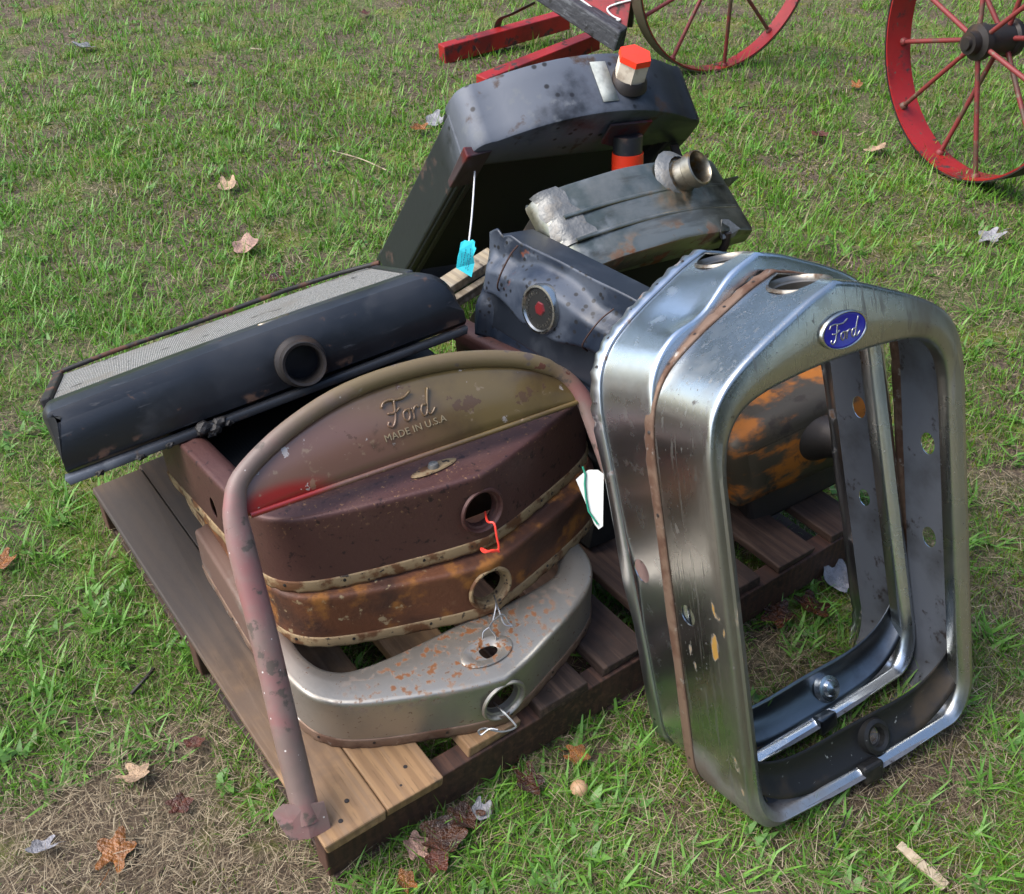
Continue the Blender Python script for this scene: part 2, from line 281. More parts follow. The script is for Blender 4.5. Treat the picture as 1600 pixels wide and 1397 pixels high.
# ---------------------------------------------------------------- ground
def vnoise(x, y, sc, seed):
    r = np.random.default_rng(seed); g = r.random((64, 64)); u = x * sc + 1000; v = y * sc + 1000
    i = np.floor(u).astype(int); j = np.floor(v).astype(int); a = u - i; b = v - j; a = a * a * (3 - 2 * a); b = b * b * (3 - 2 * b)
    q = lambda ii, jj: g[ii % 64, jj % 64]
    return (q(i, j) * (1 - a) + q(i + 1, j) * a) * (1 - b) + (q(i, j + 1) * (1 - a) + q(i + 1, j + 1) * a) * b
def fbm(x, y, sc, seed): return .55 * vnoise(x, y, sc, seed) + .3 * vnoise(x, y, sc * 2.1, seed + 1) + .15 * vnoise(x, y, sc * 4.3, seed + 2)
def hgt(x, y): return (fbm(x, y, 1.3, 5) - .5) * .035 + (fbm(x, y, 9, 8) - .5) * .012
def green_f(x, y):
    g = .5 + (fbm(x, y, 1.5, 21) * .45 + fbm(x, y, 5.5, 31) * .35 + fbm(x, y, 17, 41) * .20 - .5) * 1.35
    bl = np.exp(-(((x + .62) / .42) ** 2 + ((y - .85) / .42) ** 2)) * .20          # dry lower left
    bl += np.exp(-(((x - .62) / .55) ** 2 + ((y - .72) / .30) ** 2)) * .14         # dry bottom right
    bl += np.exp(-(((x - .5) / .3) ** 2 + ((y - 1.25) / .25) ** 2)) * .12
    gr = np.exp(-(((x + .95) / .4) ** 2 + ((y - 1.55) / .3) ** 2)) * .12 + np.clip((y - 1.7) / 2.0, 0, 1) * .10 + np.clip((-x - .2) / 1.2, 0, 1) * np.clip((y - 1.4) / .8, 0, 1) * .09
    return g - bl + gr
nx, ny = 220, 260
gx = np.concatenate([[-300, -60, -15], np.linspace(-4.6, 4.6, nx), [15, 60, 300]]); gy = np.concatenate([[-300, -40, -5], np.linspace(.2, 9, ny), [16, 60, 300]])
GX, GY = np.meshgrid(gx, gy); GZ = np.where((abs(GX) < 4.7) & (GY > 0) & (GY < 9.1), hgt(GX, GY), 0) - .004
nX = len(gx); idx = np.arange(nX * len(gy)).reshape(len(gy), nX)
q = np.stack([idx[:-1, :-1], idx[:-1, 1:], idx[1:, 1:], idx[1:, :-1]], -1).reshape(-1, 4)
M_soil = mat('soil_and_thatch', (.085, .058, .038), .9, 0, [
    dict(scale=1.7, lo=.42, hi=.62, col=(.085, .10, .028)), dict(scale=3, lo=.52, hi=.62, col=(.115, .13, .018), off=(4, 2, 0)), dict(scale=85, lo=.5, hi=.64, col=(.26, .20, .12), amt=.7), dict(scale=45, lo=.56, hi=.68, col=(.035, .024, .016), amt=.8)], bump=(120, .9, .01))
gme = bpy.data.meshes.new('ground'); gme.from_pydata(np.stack([GX.ravel(), GY.ravel(), GZ.ravel()], 1).tolist(), [], q.tolist()); gme.materials.append(M_soil)
gme.polygons.foreach_set('use_smooth', [True] * len(gme.polygons))
ground = bpy.data.objects.new('ground', gme); C.objects.link(ground); ground['kind'] = 'structure'

def scatter(n, ymin=.45, ymax=7.2):
    """random ground points inside (and a little around) the view, denser near the camera"""
    u = rng.random(n); y = ymin * (ymax / ymin) ** (u ** .82); half = .30 + y * .56
    return (rng.random(n) * 2 - 1) * half, y
def blades(name, x, y, ln, wd, lean, bend, colr, m, z0=-.004, nseg=3):
    n = len(x); a = rng.random(n) * 2 * math.pi; dx, dy = np.cos(a), np.sin(a); sx, sy = -dy, dx
    tw = rng.normal(0, .5, n); sx, sy = sx * np.cos(tw) - sy * np.sin(tw) * .3, sy * np.cos(tw) + sx * np.sin(tw) * .3
    zb = hgt(x, y) + z0; P = np.zeros((n, nseg * 2 + 1, 3)); ang = lean.copy(); cx, cy, cz = x.copy(), y.copy(), zb.copy(); st = ln / nseg
    for s in range(nseg):
        f = (1 - (s / nseg) ** 1.6) * .5
        for k, sg in enumerate((-1, 1)):
            P[:, s * 2 + k, 0] = cx + sx * wd * f * sg; P[:, s * 2 + k, 1] = cy + sy * wd * f * sg; P[:, s * 2 + k, 2] = cz
        cx = cx + dx * np.sin(ang) * st; cy = cy + dy * np.sin(ang) * st; cz = np.maximum(cz + np.cos(ang) * st, zb + .002); ang = ang + bend / nseg
    P[:, -1, 0], P[:, -1, 1], P[:, -1, 2] = cx, cy, cz
    nv = nseg * 2 + 1; base = (np.arange(n) * nv)[:, None]; loops = []
    for s in range(nseg - 1): loops.append(base + np.array([s * 2, s * 2 + 1, s * 2 + 3, s * 2 + 2]))
    tri = base + np.array([nseg * 2 - 2, nseg * 2 - 1, nseg * 2])
    quads = np.concatenate(loops, 1).reshape(-1) if loops else np.zeros(0, int)
    nq = n * (nseg - 1); me = bpy.data.meshes.new(name); me.vertices.add(n * nv); me.vertices.foreach_set('co', P.reshape(-1).astype(np.float32))
    lv = np.concatenate([quads, tri.reshape(-1)]).astype(np.int32); me.loops.add(len(lv)); me.loops.foreach_set('vertex_index', lv)
    me.polygons.add(nq + n); me.polygons.foreach_set('loop_start', np.concatenate([np.arange(nq) * 4, nq * 4 + np.arange(n) * 3]).astype(np.int32))
    me.update(calc_edges=True); me.polygons.foreach_set('use_smooth', np.ones(nq + n, bool))
    at = me.color_attributes.new('tint', 'FLOAT_COLOR', 'POINT'); cc = np.ones((n, nv, 4), np.float32); cc[:, :, :3] = colr[:, None, :]
    at.data.foreach_set('color', cc.reshape(-1)); me.materials.append(m)
    o = bpy.data.objects.new(name, me); C.objects.link(o); o['kind'] = 'stuff'; return o
def mixc(a, b, t): return np.array(a)[None, :] * (1 - t[:, None]) + np.array(b)[None, :] * t[:, None]
M_grass = mat('grass_blade', (.1, .2, .03), .42, 0, attr='tint', trans=.3, spec=.45)
M_straw = mat('dead_grass', (.3, .24, .14), .7, 0, attr='tint', trans=.1, spec=.25)
# green blades
x, y = scatter(270000); g = green_f(x, y); keep = rng.random(len(x)) < np.clip((g - .39) * 4.6, .06, 1); x, y, g = x[keep], y[keep], g[keep]; n = len(x)
cx_, cy_ = scatter(5200); gc = green_f(cx_, cy_); cx_, cy_ = cx_[gc > .40], cy_[gc > .40]; pick = np.flatnonzero(rng.random(n) < .42); ti = rng.integers(0, len(cx_), len(pick))
x[pick] = cx_[ti] + rng.normal(0, .016, len(pick)) * np.clip(cy_[ti] / 2, .8, 2); y[pick] = cy_[ti] + rng.normal(0, .016, len(pick)) * np.clip(cy_[ti] / 2, .8, 2)
sc = np.clip(y / 2.2, .75, 1.7); tf = np.ones(n); tf[pick] = 1.35; ln = tf * rng.gamma(4, .0058, n) * (.65 + g) * np.clip(sc, .8, 1.25); t = rng.random(n)
cg = mixc((.066, .190, .012), (.185, .375, .034), t); yl = rng.random(n) < .16; cg[yl] = mixc((.19, .20, .06), (.27, .23, .10), rng.random(yl.sum())); cg *= rng.uniform(.7, 1.25, n)[:, None]
tag(blades('green_grass', x, y, ln, .0027 * sc * rng.uniform(.7, 1.5, n), np.abs(rng.normal(.65, .35, n)), rng.uniform(.1, 1.3, n), cg, M_grass), 'thin green lawn grass growing all around the pallet', 'grass')
# dead straw lying flat
x, y = scatter(330000); g = green_f(x, y); keep = rng.random(len(x)) < np.clip(1.0 - (g - .28) * 2.9, .13, .62); x, y, g = x[keep], y[keep], g[keep]; n = len(x); sc = np.clip(y / 2.2, .75, 1.8)
cs = mixc((.22, .165, .10), (.46, .38, .25), rng.random(n) ** 1.4); dk = rng.random(n) < .42; cs[dk] = mixc((.055, .038, .026), (.15, .105, .065), rng.random(dk.sum()))
tag(blades('dead_grass', x, y, rng.gamma(3, .009, n), .00155 * sc * rng.uniform(.6, 1.5, n), rng.uniform(1.15, 1.6, n), rng.uniform(-.25, .5, n), cs, M_straw, z0=.001 + rng.random(n) * .012, nseg=2), 'dry straw coloured dead grass matted over the soil', 'dead grass')
# moss
x, y = scatter(120000); ms_ = fbm(x, y, 2.2, 77); keep = (ms_ + np.where(x > .5, .11, 0) + np.where((x < -.1) & (y > 2.6), .04, 0) > .60) & (rng.random(len(x)) < .9); x, y = x[keep], y[keep]; n = len(x)
tag(blades('moss', x, y, rng.uniform(.006, .016, n), .0035 * np.clip(y / 2, .8, 2), rng.uniform(0, .8, n), rng.uniform(0, .6, n), mixc((.11, .145, .010), (.21, .24, .018), rng.random(n)), M_straw, nseg=2), 'yellow green moss in low patches between the grass', 'moss')
# broad-bladed crabgrass tufts
nt_ = 1500; tx, ty = scatter(nt_); g = green_f(tx, ty); k = g > .36; tx, ty = tx[k], ty[k]
rep = rng.integers(5, 12, len(tx)); x = np.repeat(tx, rep) + rng.normal(0, .010, rep.sum()); y = np.repeat(ty, rep) + rng.normal(0, .010, rep.sum()); n = len(x)
tag(blades('crabgrass', x, y, rng.uniform(.03, .075, n), .0072 * rng.uniform(.7, 1.3, n), rng.uniform(.5, 1.35, n), rng.uniform(-.1, .7, n), mixc((.10, .26, .030), (.20, .40, .070), rng.random(n)), M_grass, nseg=4), 'broad bladed light green crabgrass tufts in the lawn', 'crabgrass')

wx, wy = scatter(420); k = green_f(wx, wy) > .40; wx, wy = wx[k], wy[k]; rep_ = rng.integers(4, 9, len(wx)); x = np.repeat(wx, rep_) + rng.normal(0, .012, rep_.sum()); y = np.repeat(wy, rep_) + rng.normal(0, .012, rep_.sum()); n = len(x)
tag(blades('lawn_weeds', x, y, rng.uniform(.018, .036, n), rng.uniform(.010, .017, n), rng.uniform(.7, 1.4, n), rng.uniform(0, .6, n), mixc((.075, .20, .030), (.17, .33, .075), rng.random(n)), M_grass, z0=.006, nseg=4), 'small broad leaved weeds and clover scattered through the lawn', 'weeds')
# woodland added round the clearing, outside the picture, to give the bare steel dark reflections
n = 52000; cl_a = rng.random(70) * 2 * math.pi; cl_a = cl_a[np.abs((np.degrees(cl_a) - 190 + 180) % 360 - 180) > 58]     # open towards the left
ci = rng.integers(0, len(cl_a), n); rr_ = 12.5 + (np.sin(cl_a * 7) + 1)[ci] * 1.6; hh = 6.0 + 3 * np.abs(np.sin(cl_a * 5))[ci]
px_ = np.cos(cl_a)[ci] * rr_ + rng.normal(0, 1.1, n); py_ = 2.0 + np.sin(cl_a)[ci] * rr_ + rng.normal(0, 1.1, n); pz_ = hh * rng.random(n) ** .8
ok = px_ ** 2 + (py_ - 2) ** 2 > 95; px_, py_, pz_ = px_[ok], py_[ok], pz_[ok]; n = len(px_)
tag(blades('unseen_woodland', px_, py_, rng.uniform(.3, .6, n), rng.uniform(.22, .40, n), rng.uniform(.2, 2.4, n), rng.uniform(-.5, .8, n), mixc((.030, .060, .012), (.075, .120, .025), rng.random(n)), M_grass, z0=pz_, nseg=2), 'unseen leafy trees added around the lawn for the steel to reflect', 'trees')

# ---------------------------------------------------------------- pallet
PA = Vector((-.2736, .8765, 0)); PW = R_(36)
PM = Matrix.Translation(PA) @ Matrix.Rotation(PW, 4, 'Z')
def PP(x, y, z=0): return PM @ Vector((x, y, z))
pal = thing('wooden_pallet', 'wooden shipping pallet with oak deck boards under the pile of radiator parts', 'pallet', PM)
for i, x0 in enumerate((0, .104, .262, .40, .54, .68, .82, .965, 1.115)):
    wd_ = .100 if i != 1 else .098; dy = random.uniform(-.006, .004) - (.004 if i < 2 else -.012)
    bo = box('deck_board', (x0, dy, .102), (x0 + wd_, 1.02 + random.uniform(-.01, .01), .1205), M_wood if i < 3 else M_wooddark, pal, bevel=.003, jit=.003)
    for yy in (.02, .045) if i < 4 else ():
        lathe('nail', [(.0, .0016), (.0035, .0014), (.0042, 0)], M_iron, bo, seg=10, p=(x0 + wd_ * (.38 if yy < .03 else .62), dy + yy + .004, .1203))
for yy in (.006, .49, .975): box('stringer', (.002, yy, .02), (1.212, yy + .038, .1015), M_stringer, pal, bevel=.003)
for x0 in (.01, .55, 1.1): box('bottom_board', (x0, .0, .001), (x0 + .09, 1.015, .0195), M_wooddark, pal, bevel=.002)

# ---------------------------------------------------------------- radiator shells
HO = [(0, 0), (.05, .014), (.1, .034), (.15, .055), (.2, .080), (.235, .106), (.258, .14), (.269, .185), (.272, .23)]
HI = [(0, .116), (.05, .117), (.1, .120), (.15, .126), (.188, .136), (.212, .152), (.229, .176), (.238, .208), (.241, .235)]
def outline(tab, W2, H, dsc, foot=None):
    half = []
    t3 = [Vector((x, d, 0)) for x, d in tab]
    cr = cat(t3, 33)
    for v in cr: half.append((v.x * W2 / .272, H - v.y * dsc))
    z1 = half[-1][1]
    xl = half[32][0]
    if not foot:
        for k in range(1, 13): half.append((xl, z1 * (1 - k / 12)))
    else:
        zf, rx, zb = foot
        for k in range(1, 7): half.append((xl, z1 + (zf - z1) * k / 6))
        for k in range(1, 13): a = k / 12 * math.pi / 2; half.append((xl - rx + rx * math.cos(a), zf - (zf - zb) * math.sin(a)))
        for k in range(1, 7): half.append(((xl - rx) * (1 - k / 6), zb - .006 * math.sin(k / 12 * math.pi)))
    return [(-x, z) for x, z in half[::-1]] + half[1:]
SIDE = -1
def shell(root, W2, H, D, dsc, m, mfl, cutters, foot=False, rstep=5, fw=1.0, rimw=.026, fo=1.0, rag=1.0, crown=.004, Db=None, dents=None, solid=.0016, wallname='body', mats_inner=None):
    O = outline(HO, W2, H, dsc, (.070, .058, -.008) if foot else None); I = outline(HI, W2, H, dsc, (.080, .042, .011) if foot else None); I = [(ox + (ix - ox) * fw, oz + (iz - oz) * fw) for (ox, oz), (ix, iz) in zip(O, I)]; n = len(O); Db = Db or D
    def dep(z): return D + (Db - D) * max(0, 1 - z / H)
    vs = []; fs = []; rings = 11
    for (ox, oz), (ix, iz) in zip(O, I):
        d = dep(oz); v = Vector((ix - ox, iz - oz)); L = v.length; u = v / L
        pr = [(0, d - rimw), (0, d * .55), (0, d * .25), (0, .0125), (0, .0085), (.0008, .0035), (.0035, .0008), (.0085, 0), (.0125, -.0003), (L * .55, -crown), (L - .008, -.001), (L, .004), (L + .003, .012), (L + .003, .028)]
        rings = len(pr)
        for (ins, y) in pr:
            q = Vector((ox, oz)) + u * ins; dx = dz = 0
            if dents:
                for (c, rad, amp) in dents:
                    r2 = ((q.x - c[0]) ** 2 + (y - c[1]) ** 2 + (q.y - c[2]) ** 2) / rad ** 2; f = math.exp(-r2) * amp; dx += u.x * f; dz += u.y * f
            vs.append((q.x + dx, y, q.y + dz))
    for i in range(n - 1):
        for k in range(rings - 1):
            a = i * rings + k; fs.append((a, a + 1, a + rings + 1, a + rings))
    b = mesh(wallname, vs, fs, m, root, M=None)
    if mats_inner: b.data.materials.append(mats_inner)
    finish(b, solid=solid, cutters=cutters, offset=SIDE, mo=1 if mats_inner else 0)
    b.data.set_sharp_from_angle(angle=R_(42))
    # stepped flange strip along the back edge
    vs = []; fs = []
    for j, ((ox, oz), (ix, iz)) in enumerate(zip(O, I)):
        d = dep(oz); u = Vector((ix - ox, iz - oz)).normalized()
        wv = rag * .0012 * math.sin(j * 2.3) + (rag - 1) * .0007 * math.sin(j * 1.1) * (1 if 14 < j < 30 or 60 < j < 76 else .3)
        for (ins, y) in ((-.0012 * fo, d - rimw - .001), (-.0046 * fo, d - rimw + .002), (-.0048 * fo + wv, d - .004), (-.0030 * fo + wv, d)):
            q = Vector((ox, oz)) + u * ins; vs.append((q.x, y, q.y))
    for i in range(n - 1):
        for k in range(3): a = i * 4 + k; fs.append((a, a + 4, a + 5, a + 1))
    fl = mesh('flange', vs, fs, mfl, root); finish(fl, solid=.0014)
    # rivets of the flange
    vs = []; fs = []
    for j in range(3, n - 3, rstep):
        (ox, oz), (ix, iz) = O[j], I[j]; u = Vector((ix - ox, iz - oz)).normalized(); c = Vector((ox, dep(oz) - .013, oz)) - Vector((u.x, 0, u.y)) * .0048 * fo; nrm = Vector((-u.x, 0, -u.y)); s = nrm.cross(Vector((0, 1, 0)))
        b0 = len(vs); vs.append(c + nrm * .0016)
        for k in range(8): a = k * math.pi / 4; vs.append(c + (s * math.cos(a) + Vector((0, 1, 0)) * math.sin(a)) * .0034)
        for k in range(8): fs.append((b0, b0 + 1 + k, b0 + 1 + (k + 1) % 8))
    mesh('rivets', vs, fs, M_iron, fl)['kind'] = 'stuff'
    return b
def apron(root, W2, D, m_out, m_in, boss=True):
    vs = []; fs = []; n = 41
    vs = []; fs = []
    for i in range(n):
        s = -1 + 2 * i / (n - 1); bow = 1 - s * s
        for t in range(9):
            u = t / 8; vs.append((s * W2 * .93, .010 + u * .020 + .010 * math.sin(u * math.pi), .006 + .070 * abs(s) ** 4 + u * (.050 + .020 * bow)))
    for i in range(n - 1):
        for k in range(8): a = i * 9 + k; fs.append((a, a + 9, a + 10, a + 1))
    p_ = mesh('apron_panel', vs, fs, m_in, root)
    c = Vector((.035, .024, .036)); ax = Vector((0, -.95, .30))
    finish(p_, solid=.0018, cutters=[(c, ax, .014, .06)] if boss else [])
    if boss: lathe('crank_boss', [(.030, -.006), (.027, .006), (.021, .009), (.0155, .006), (.0145, -.008)], m_in, p_, p=c + ax * .002, axis=ax, sy=1.1)
    else: lathe('crank_boss', [(.026, -.004), (.022, .006), (.015, .007), (.012, .013), (.0, .015)], m_out, p_, p=c + ax * .002, axis=ax)
def collar(root, p, axis, r, m, dep=.02, name='filler_collar'):
    return lathe(name, [(r + .005, -.003), (r + .003, .0012), (r + .0005, .0016), (r - .002, -.001), (r - .003, -.006), (r - .006, -.008), (r - .0065, -dep), (r - .008, -dep)], m, root, p=p, axis=axis, closed=False)
def script_ford(root, M, s, r, m, name='script_lettering'):
    st = [[(.0, .40), (.05, .47), (.16, .49), (.30, .46), (.44, .46), (.58, .53)], [(.25, .46), (.22, .30), (.17, .12), (.09, .03), (.02, .07), (.05, .13)], [(.07, .27), (.16, .25), (.24, .27), (.31, .31)],
          [(.42, .24), (.35, .20), (.34, .10), (.39, .05), (.45, .10), (.46, .20), (.42, .24), (.49, .22)], [(.52, .24), (.53, .14), (.51, .04)], [(.52, .15), (.57, .23), (.63, .25), (.65, .21)],
          [(.80, .22), (.73, .23), (.68, .14), (.70, .05), (.76, .06), (.81, .15)], [(.92, .50), (.86, .34), (.80, .12), (.82, .04), (.88, .06), (.95, .13)]]
    vs = []; fs = []
    for p in st:
        v, f = tubedata([M @ Vector(((q.x - .48) * s, (q.y - .26) * s, 0)) for q in cat([(a, b, 0) for a, b in p], len(p) * 5)], r, 6); b = len(vs); vs += v; fs += [tuple(k + b for k in t) for t in f]
    return mesh(name, vs, fs, m, root)
FRONT = Matrix(((1, 0, 0, 0), (0, 0, -1, 0), (0, 1, 0, 0), (0, 0, 0, 1)))    # x right, y up, z out of the front face (-y)

# upright shells
S1R = [[0.8665, -0.4688, -0.1713], [0.4991, 0.8184, 0.2849], [0.0066, -0.3324, 0.9431]]; S1T = (.5811, 1.0514, .052)
H1, W1, D1 = .811, .2447, .150
s1 = thing('radiator_shell', 'bare steel radiator shell with blue oval badge, standing in front on the grass', 'radiator shell', mx(S1R, S1T), 'old car radiator shells')
shell(s1, W1, H1, .146, .95, M_steel, M_flange, [((-W1, .098, .351), (1, 0, 0), .0165, .06), ((W1, .078, .473), (1, 0, 0), (.019, .014), .06), ((W1, .083, .302), (1, 0, 0), (.019, .014), .06), ((0, .075, H1 - .004), (0, 0, 1), .043, .06)], Db=.156, rimw=.021, fo=.8, mats_inner=M_primer, foot=True)
collar(s1, (0, .075, H1 - .010), (0, 0, 1), .043, M_collar, dep=.05)
apron(s1, W1, D1, M_steel, M_inner)
box('crank_bracket', (-.018, -.008, -.020), (.024, .016, .012), M_inner, s1, bevel=.006, jit=.002)
bd = lathe('badge', [(0, .0045), (.85, .0045), (.93, .0050), (1.0, .004), (1.03, 0)], M_blue, s1, seg=40, p=(0, -.0035, .742), axis=(0, -1, 0), M=None)
for v in bd.data.vertices: v.co.x = v.co.x * .040; v.co.z = .742 + (v.co.z - .742) * .0245
lr_ = lathe('badge_rim', [(.97, .003), (1.0, .0062), (1.06, .0055), (1.08, 0)], M_chrome, s1, seg=40, p=(0, -.0035, .742), axis=(0, -1, 0))
for v in lr_.data.vertices: v.co.x = v.co.x * .040; v.co.z = .742 + (v.co.z - .742) * .0245
script_ford(s1, Matrix.Translation((0, -.0082, .742)) @ FRONT, .058, .0011, M_chrome)
#box('side_stiffener', (W1 - .034, .05, .03), (W1 - .030, .056, .60), M_iron, s1, bevel=0)
S2L = (.0025, .100, .042)   # pose of the rear shell relative to the front one: yaw 3.5, further back 4 degrees
s2 = thing('radiator_shell', 'bright steel radiator shell with a dented shoulder, nested behind the badged one', 'radiator shell', mx(S1R, S1T) @ Matrix.Translation(S2L) @ Matrix.Rotation(R_(3.5), 4, 'Z') @ Matrix.Rotation(R_(-4), 4, 'X'), 'old car radiator shells')
H2, W2_, = .800, .2425
shell(s2, W2_, H2, .148, .95, M_steel2, M_flange2, [((-W2_, .100, .351), (1, 0, 0), .020, .06), ((W2_, .07, .473), (1, 0, 0), (.02, .014), .06), ((W2_, .083, .302), (1, 0, 0), (.016, .012), .06), ((0, .075, H2 - .004), (0, 0, 1), .043, .06)], Db=.150, mats_inner=M_primer, foot=True, rag=2.2, dents=[((-.12, .02, H2 - .05), .045, .016), ((-W2_, .15, .34), .03, .010)])
collar(s2, (0, .075, H2 - .010), (0, 0, 1), .043, M_collar, dep=.05)
apron(s2, W2_, .15, M_steel2, M_steeldark, boss=False)
box('crank_bracket', (-.018, -.008, -.020), (.022, .016, .010), M_steeldark, s2, bevel=.006, jit=.002)

# shells lying face up in a stack on the pallet
def flat_pose(px, py, z, yaw, H, tilt=0, roll=0):
    """apex of the shell at pallet coordinates px,py; front face up, crown towards the viewer"""
    a = PW + R_(yaw); ex = Vector((math.cos(a), math.sin(a), 0)); ey = Vector((-math.sin(a), math.cos(a), 0)); ez = Vector((0, 0, 1))
    q = Matrix.Rotation(R_(roll), 3, ey) @ Matrix.Rotation(R_(tilt), 3, ex)
    X = q @ (-ex); Z = q @ (-ey); Y = q @ (-ez); R = Matrix((X, Y, Z)).transposed()
    p = PP(px, py, z) - R @ Vector((0, 0, H)); m = R.to_4x4(); m.translation = p; return m
def flat_shell(name, label, W2, H, D, dsc, pose, m, mfl, hole_r, face_hole=None, inner=None):
    o = thing(name, label, 'radiator shell', pose, 'old car radiator shells')
    cut = [((0, D * .50, H), (0, 0, 1), hole_r, .08), ((W2, D * .55, H - .33), (1, 0, 0), (.012, .02), .06)]
    if face_hole: cut.append(((face_hole[0], 0, H - face_hole[1]), (0, 1, 0), face_hole[2], .05))
    shell(o, W2, H, D, dsc, m, mfl, cut, rimw=.020, rstep=8, fo=.45, fw=1.22)
    collar(o, (0, D * .50, H - .001), (0, 0, 1), hole_r, inner or mfl, dep=.018)
    return o
f3 = flat_shell('radiator_shell', 'dull nickel radiator shell with rust speckles, lowest in the flat stack', .284, .60, .106, 1.0, flat_pose(.338, .018, .2275, -3, .60), M_nickel, M_flange, .036, (-.012, .062, .019), M_nickel)
lathe('emblem_recess', [(1.0, .0), (.95, .0014), (.6, .0002), (.42, -.003)], M_nickel, f3, p=(-.005, -.0036, .60 - .062), axis=(0, -1, 0), sx=.046, sy=.028, seg=36)
f2 = flat_shell('radiator_shell', 'orange brown rusty radiator shell in the middle of the flat stack', .318, .60, .104, .92, flat_pose(.404, .150, .334, -3, .60, tilt=-4), M_rust, M_rustrim, .036, None, M_rustrim)
f1 = flat_shell('radiator_shell', 'maroon rusted radiator shell with an oval plate, topmost of the flat stack', .325, .58, .138, .90, flat_pose(.42, .198, .478, 0, .58, tilt=-8), M_maroon, M_rustrim, .036, None, M_maroon)
pl = lathe('emblem_plate', [(0, .002), (.88, .002), (1.0, 0)], M_rustrim, f1, p=(.045, -.0045, .58 - .062), axis=(0, -1, 0), sx=.042, sy=.013, seg=30)
lathe('bolt', [(0, .008), (.0075, .007), (.009, .003), (.0095, 0)], M_solder, pl, p=(.045, -.006, .58 - .062), axis=(0, -1, 0), seg=12)

dk = thing('hole_backing', 'dark block added inside the stack of flat shells to blacken the filler holes', 'dark backing', PM @ Matrix.Translation((.40, .66, .13)))  # made-up dark block inside the stack, so the filler holes read black
box('backing_block', (-.24, -.26, 0), (.26, .16, .225), M_darkcore, dk, bevel=.004)
box('backing_plate', (-.25, -.275, .0), (.27, -.262, .235), M_iron, dk, bevel=.003)
# ---------------------------------------------------------------- arched apron frame with embossed panel
OU, OV, ON = Vector((.86053, .50940, 0)), Vector((-.29574, .49958, .81422)), Vector((.41477, -.70066, .58056))
OPm = Matrix((OU, OV, ON)).transposed().to_4x4(); OPm.translation = Vector((-.383, 1.166, .50)) + OU * .292 - OV * .455
op = thing('radiator_surround', 'pinkish brown arched radiator surround with olive panel stamped with script lettering', 'radiator surround', OPm)
ctr = [(-.352, .0, 0), (-.340, .14, 0), (-.326, .29, 0), (-.316, .42, 0), (-.306, .475, 0), (-.278, .514, 0), (-.19, .557, 0), (-.08, .583, 0), (.06, .582, 0), (.185, .553, 0), (.255, .513, 0), (.286, .466, 0), (.296, .40, 0), (.306, .2, 0), (.310, .02, 0)]
cpts = cat(ctr, 70); tb = tube('tube_frame', [v + Vector((0, 0, .004)) for v in cpts], [(.0205 if v.y < .42 else .0205 - .0065 * min(1, (v.y - .42) / .10)) * (.8 if v.x > .25 else 1) for v in cpts], M_pinkpaint, op, seg=14, flat=.9)
vs = []; fs = []; top = [v for v in cat(ctr, 70) if v.y > .455]; n = len(top)
for v in top:
    for t in range(7):
        u = t / 6; yb = .452; vs.append((v.x * .985, yb + (v.y - .006 - yb) * u, .004 + .010 * math.sin(u * math.pi) * (1 - (v.x / .31) ** 2)))
for i in range(n - 1):
    for k in range(6): a = i * 7 + k; fs.append((a, a + 7, a + 8, a + 1))
pn = mesh('panel', vs, fs, M_olive, op); finish(pn, solid=.0015)
tube('panel_bead', [(-.29 + .58 * k / 20, .452, .004) for k in range(21)], .0045, M_olive, pn, seg=8)
script_ford(pn, Matrix.Translation((-.012, .530, .0140)), .088, .0021, M_olive)
tcv = bpy.data.curves.new('t', 'FONT'); tcv.body = 'MADE IN U.S.A'; tcv.size = .0155; tcv.extrude = .0006; tcv.align_x = 'CENTER'; tcv.space_character = 1.05
to = bpy.data.objects.new('t', tcv); C.objects.link(to); bpy.context.view_layer.update()
tm = bpy.data.meshes.new_from_object(to.evaluated_get(bpy.context.evaluated_depsgraph_get())); bpy.data.objects.remove(to)
lt = bpy.data.objects.new('stamped_lettering', tm); tm.materials.clear(); tm.materials.append(M_emb); C.objects.link(lt); lt.parent = pn; lt.matrix_local = Matrix.Translation((-.012, .4915, .0135)) @ Matrix.Rotation(R_(1), 4, 'Z')
# torn foot plate
ft = mesh('foot_plate', [(-.352, -.012, .012), (-.325, -.020, .018), (-.292, -.022, .014), (-.290, .022, .020), (-.318, .030, .022), (-.345, .042, .012), (-.362, .034, .004), (-.358, .012, .010), (-.34, .014, .016)], [(0, 1, 8), (1, 2, 3, 4), (1, 4, 8), (8, 4, 5), (8, 5, 6, 7), (0, 8, 7)], M_pinkpaint, op, smooth=False)
ft.location.x = -.034; finish(ft, solid=.003)

# ---------------------------------------------------------------- black radiator lying across the stack on the left
LRR = [[0.8948, -0.336, -0.2939], [0.4223, 0.8506, 0.3132], [0.1448, -0.4044, 0.9031]]
lr = thing('radiator', 'black radiator with grey fin core lying tilted across the left end of the pallet', 'radiator', mx(LRR, (-.740, 1.373, .402)), 'old radiators')
T_ = .120; L_ = .74
o_ = [(0, 0), (L_, .0)] + [(L_ - .07 + .07 * math.cos(a), T_ - .07 + .07 * math.sin(a)) for a in [k / 8 * math.pi / 2 for k in range(9)]]
o_ += [(L_ - .07 - (L_ - .09) * k / 10, T_ + .004 * math.sin(k / 10 * math.pi)) for k in range(1, 10)] + [(.02 + .02 * math.cos(a), T_ - .02 + .02 * math.sin(a)) for a in [math.pi / 2 + k / 5 * math.pi / 2 for k in range(6)]]
ext('tank', o_, 0, .115, M_black, lr, bev=.030)
ext('seam_flange', [(.0, -.014), (L_ - .01, -.012), (L_ - .005, .001), (-.004, .001)], -.004, .02, M_blackdusty, lr, bev=.003, wob=.003)
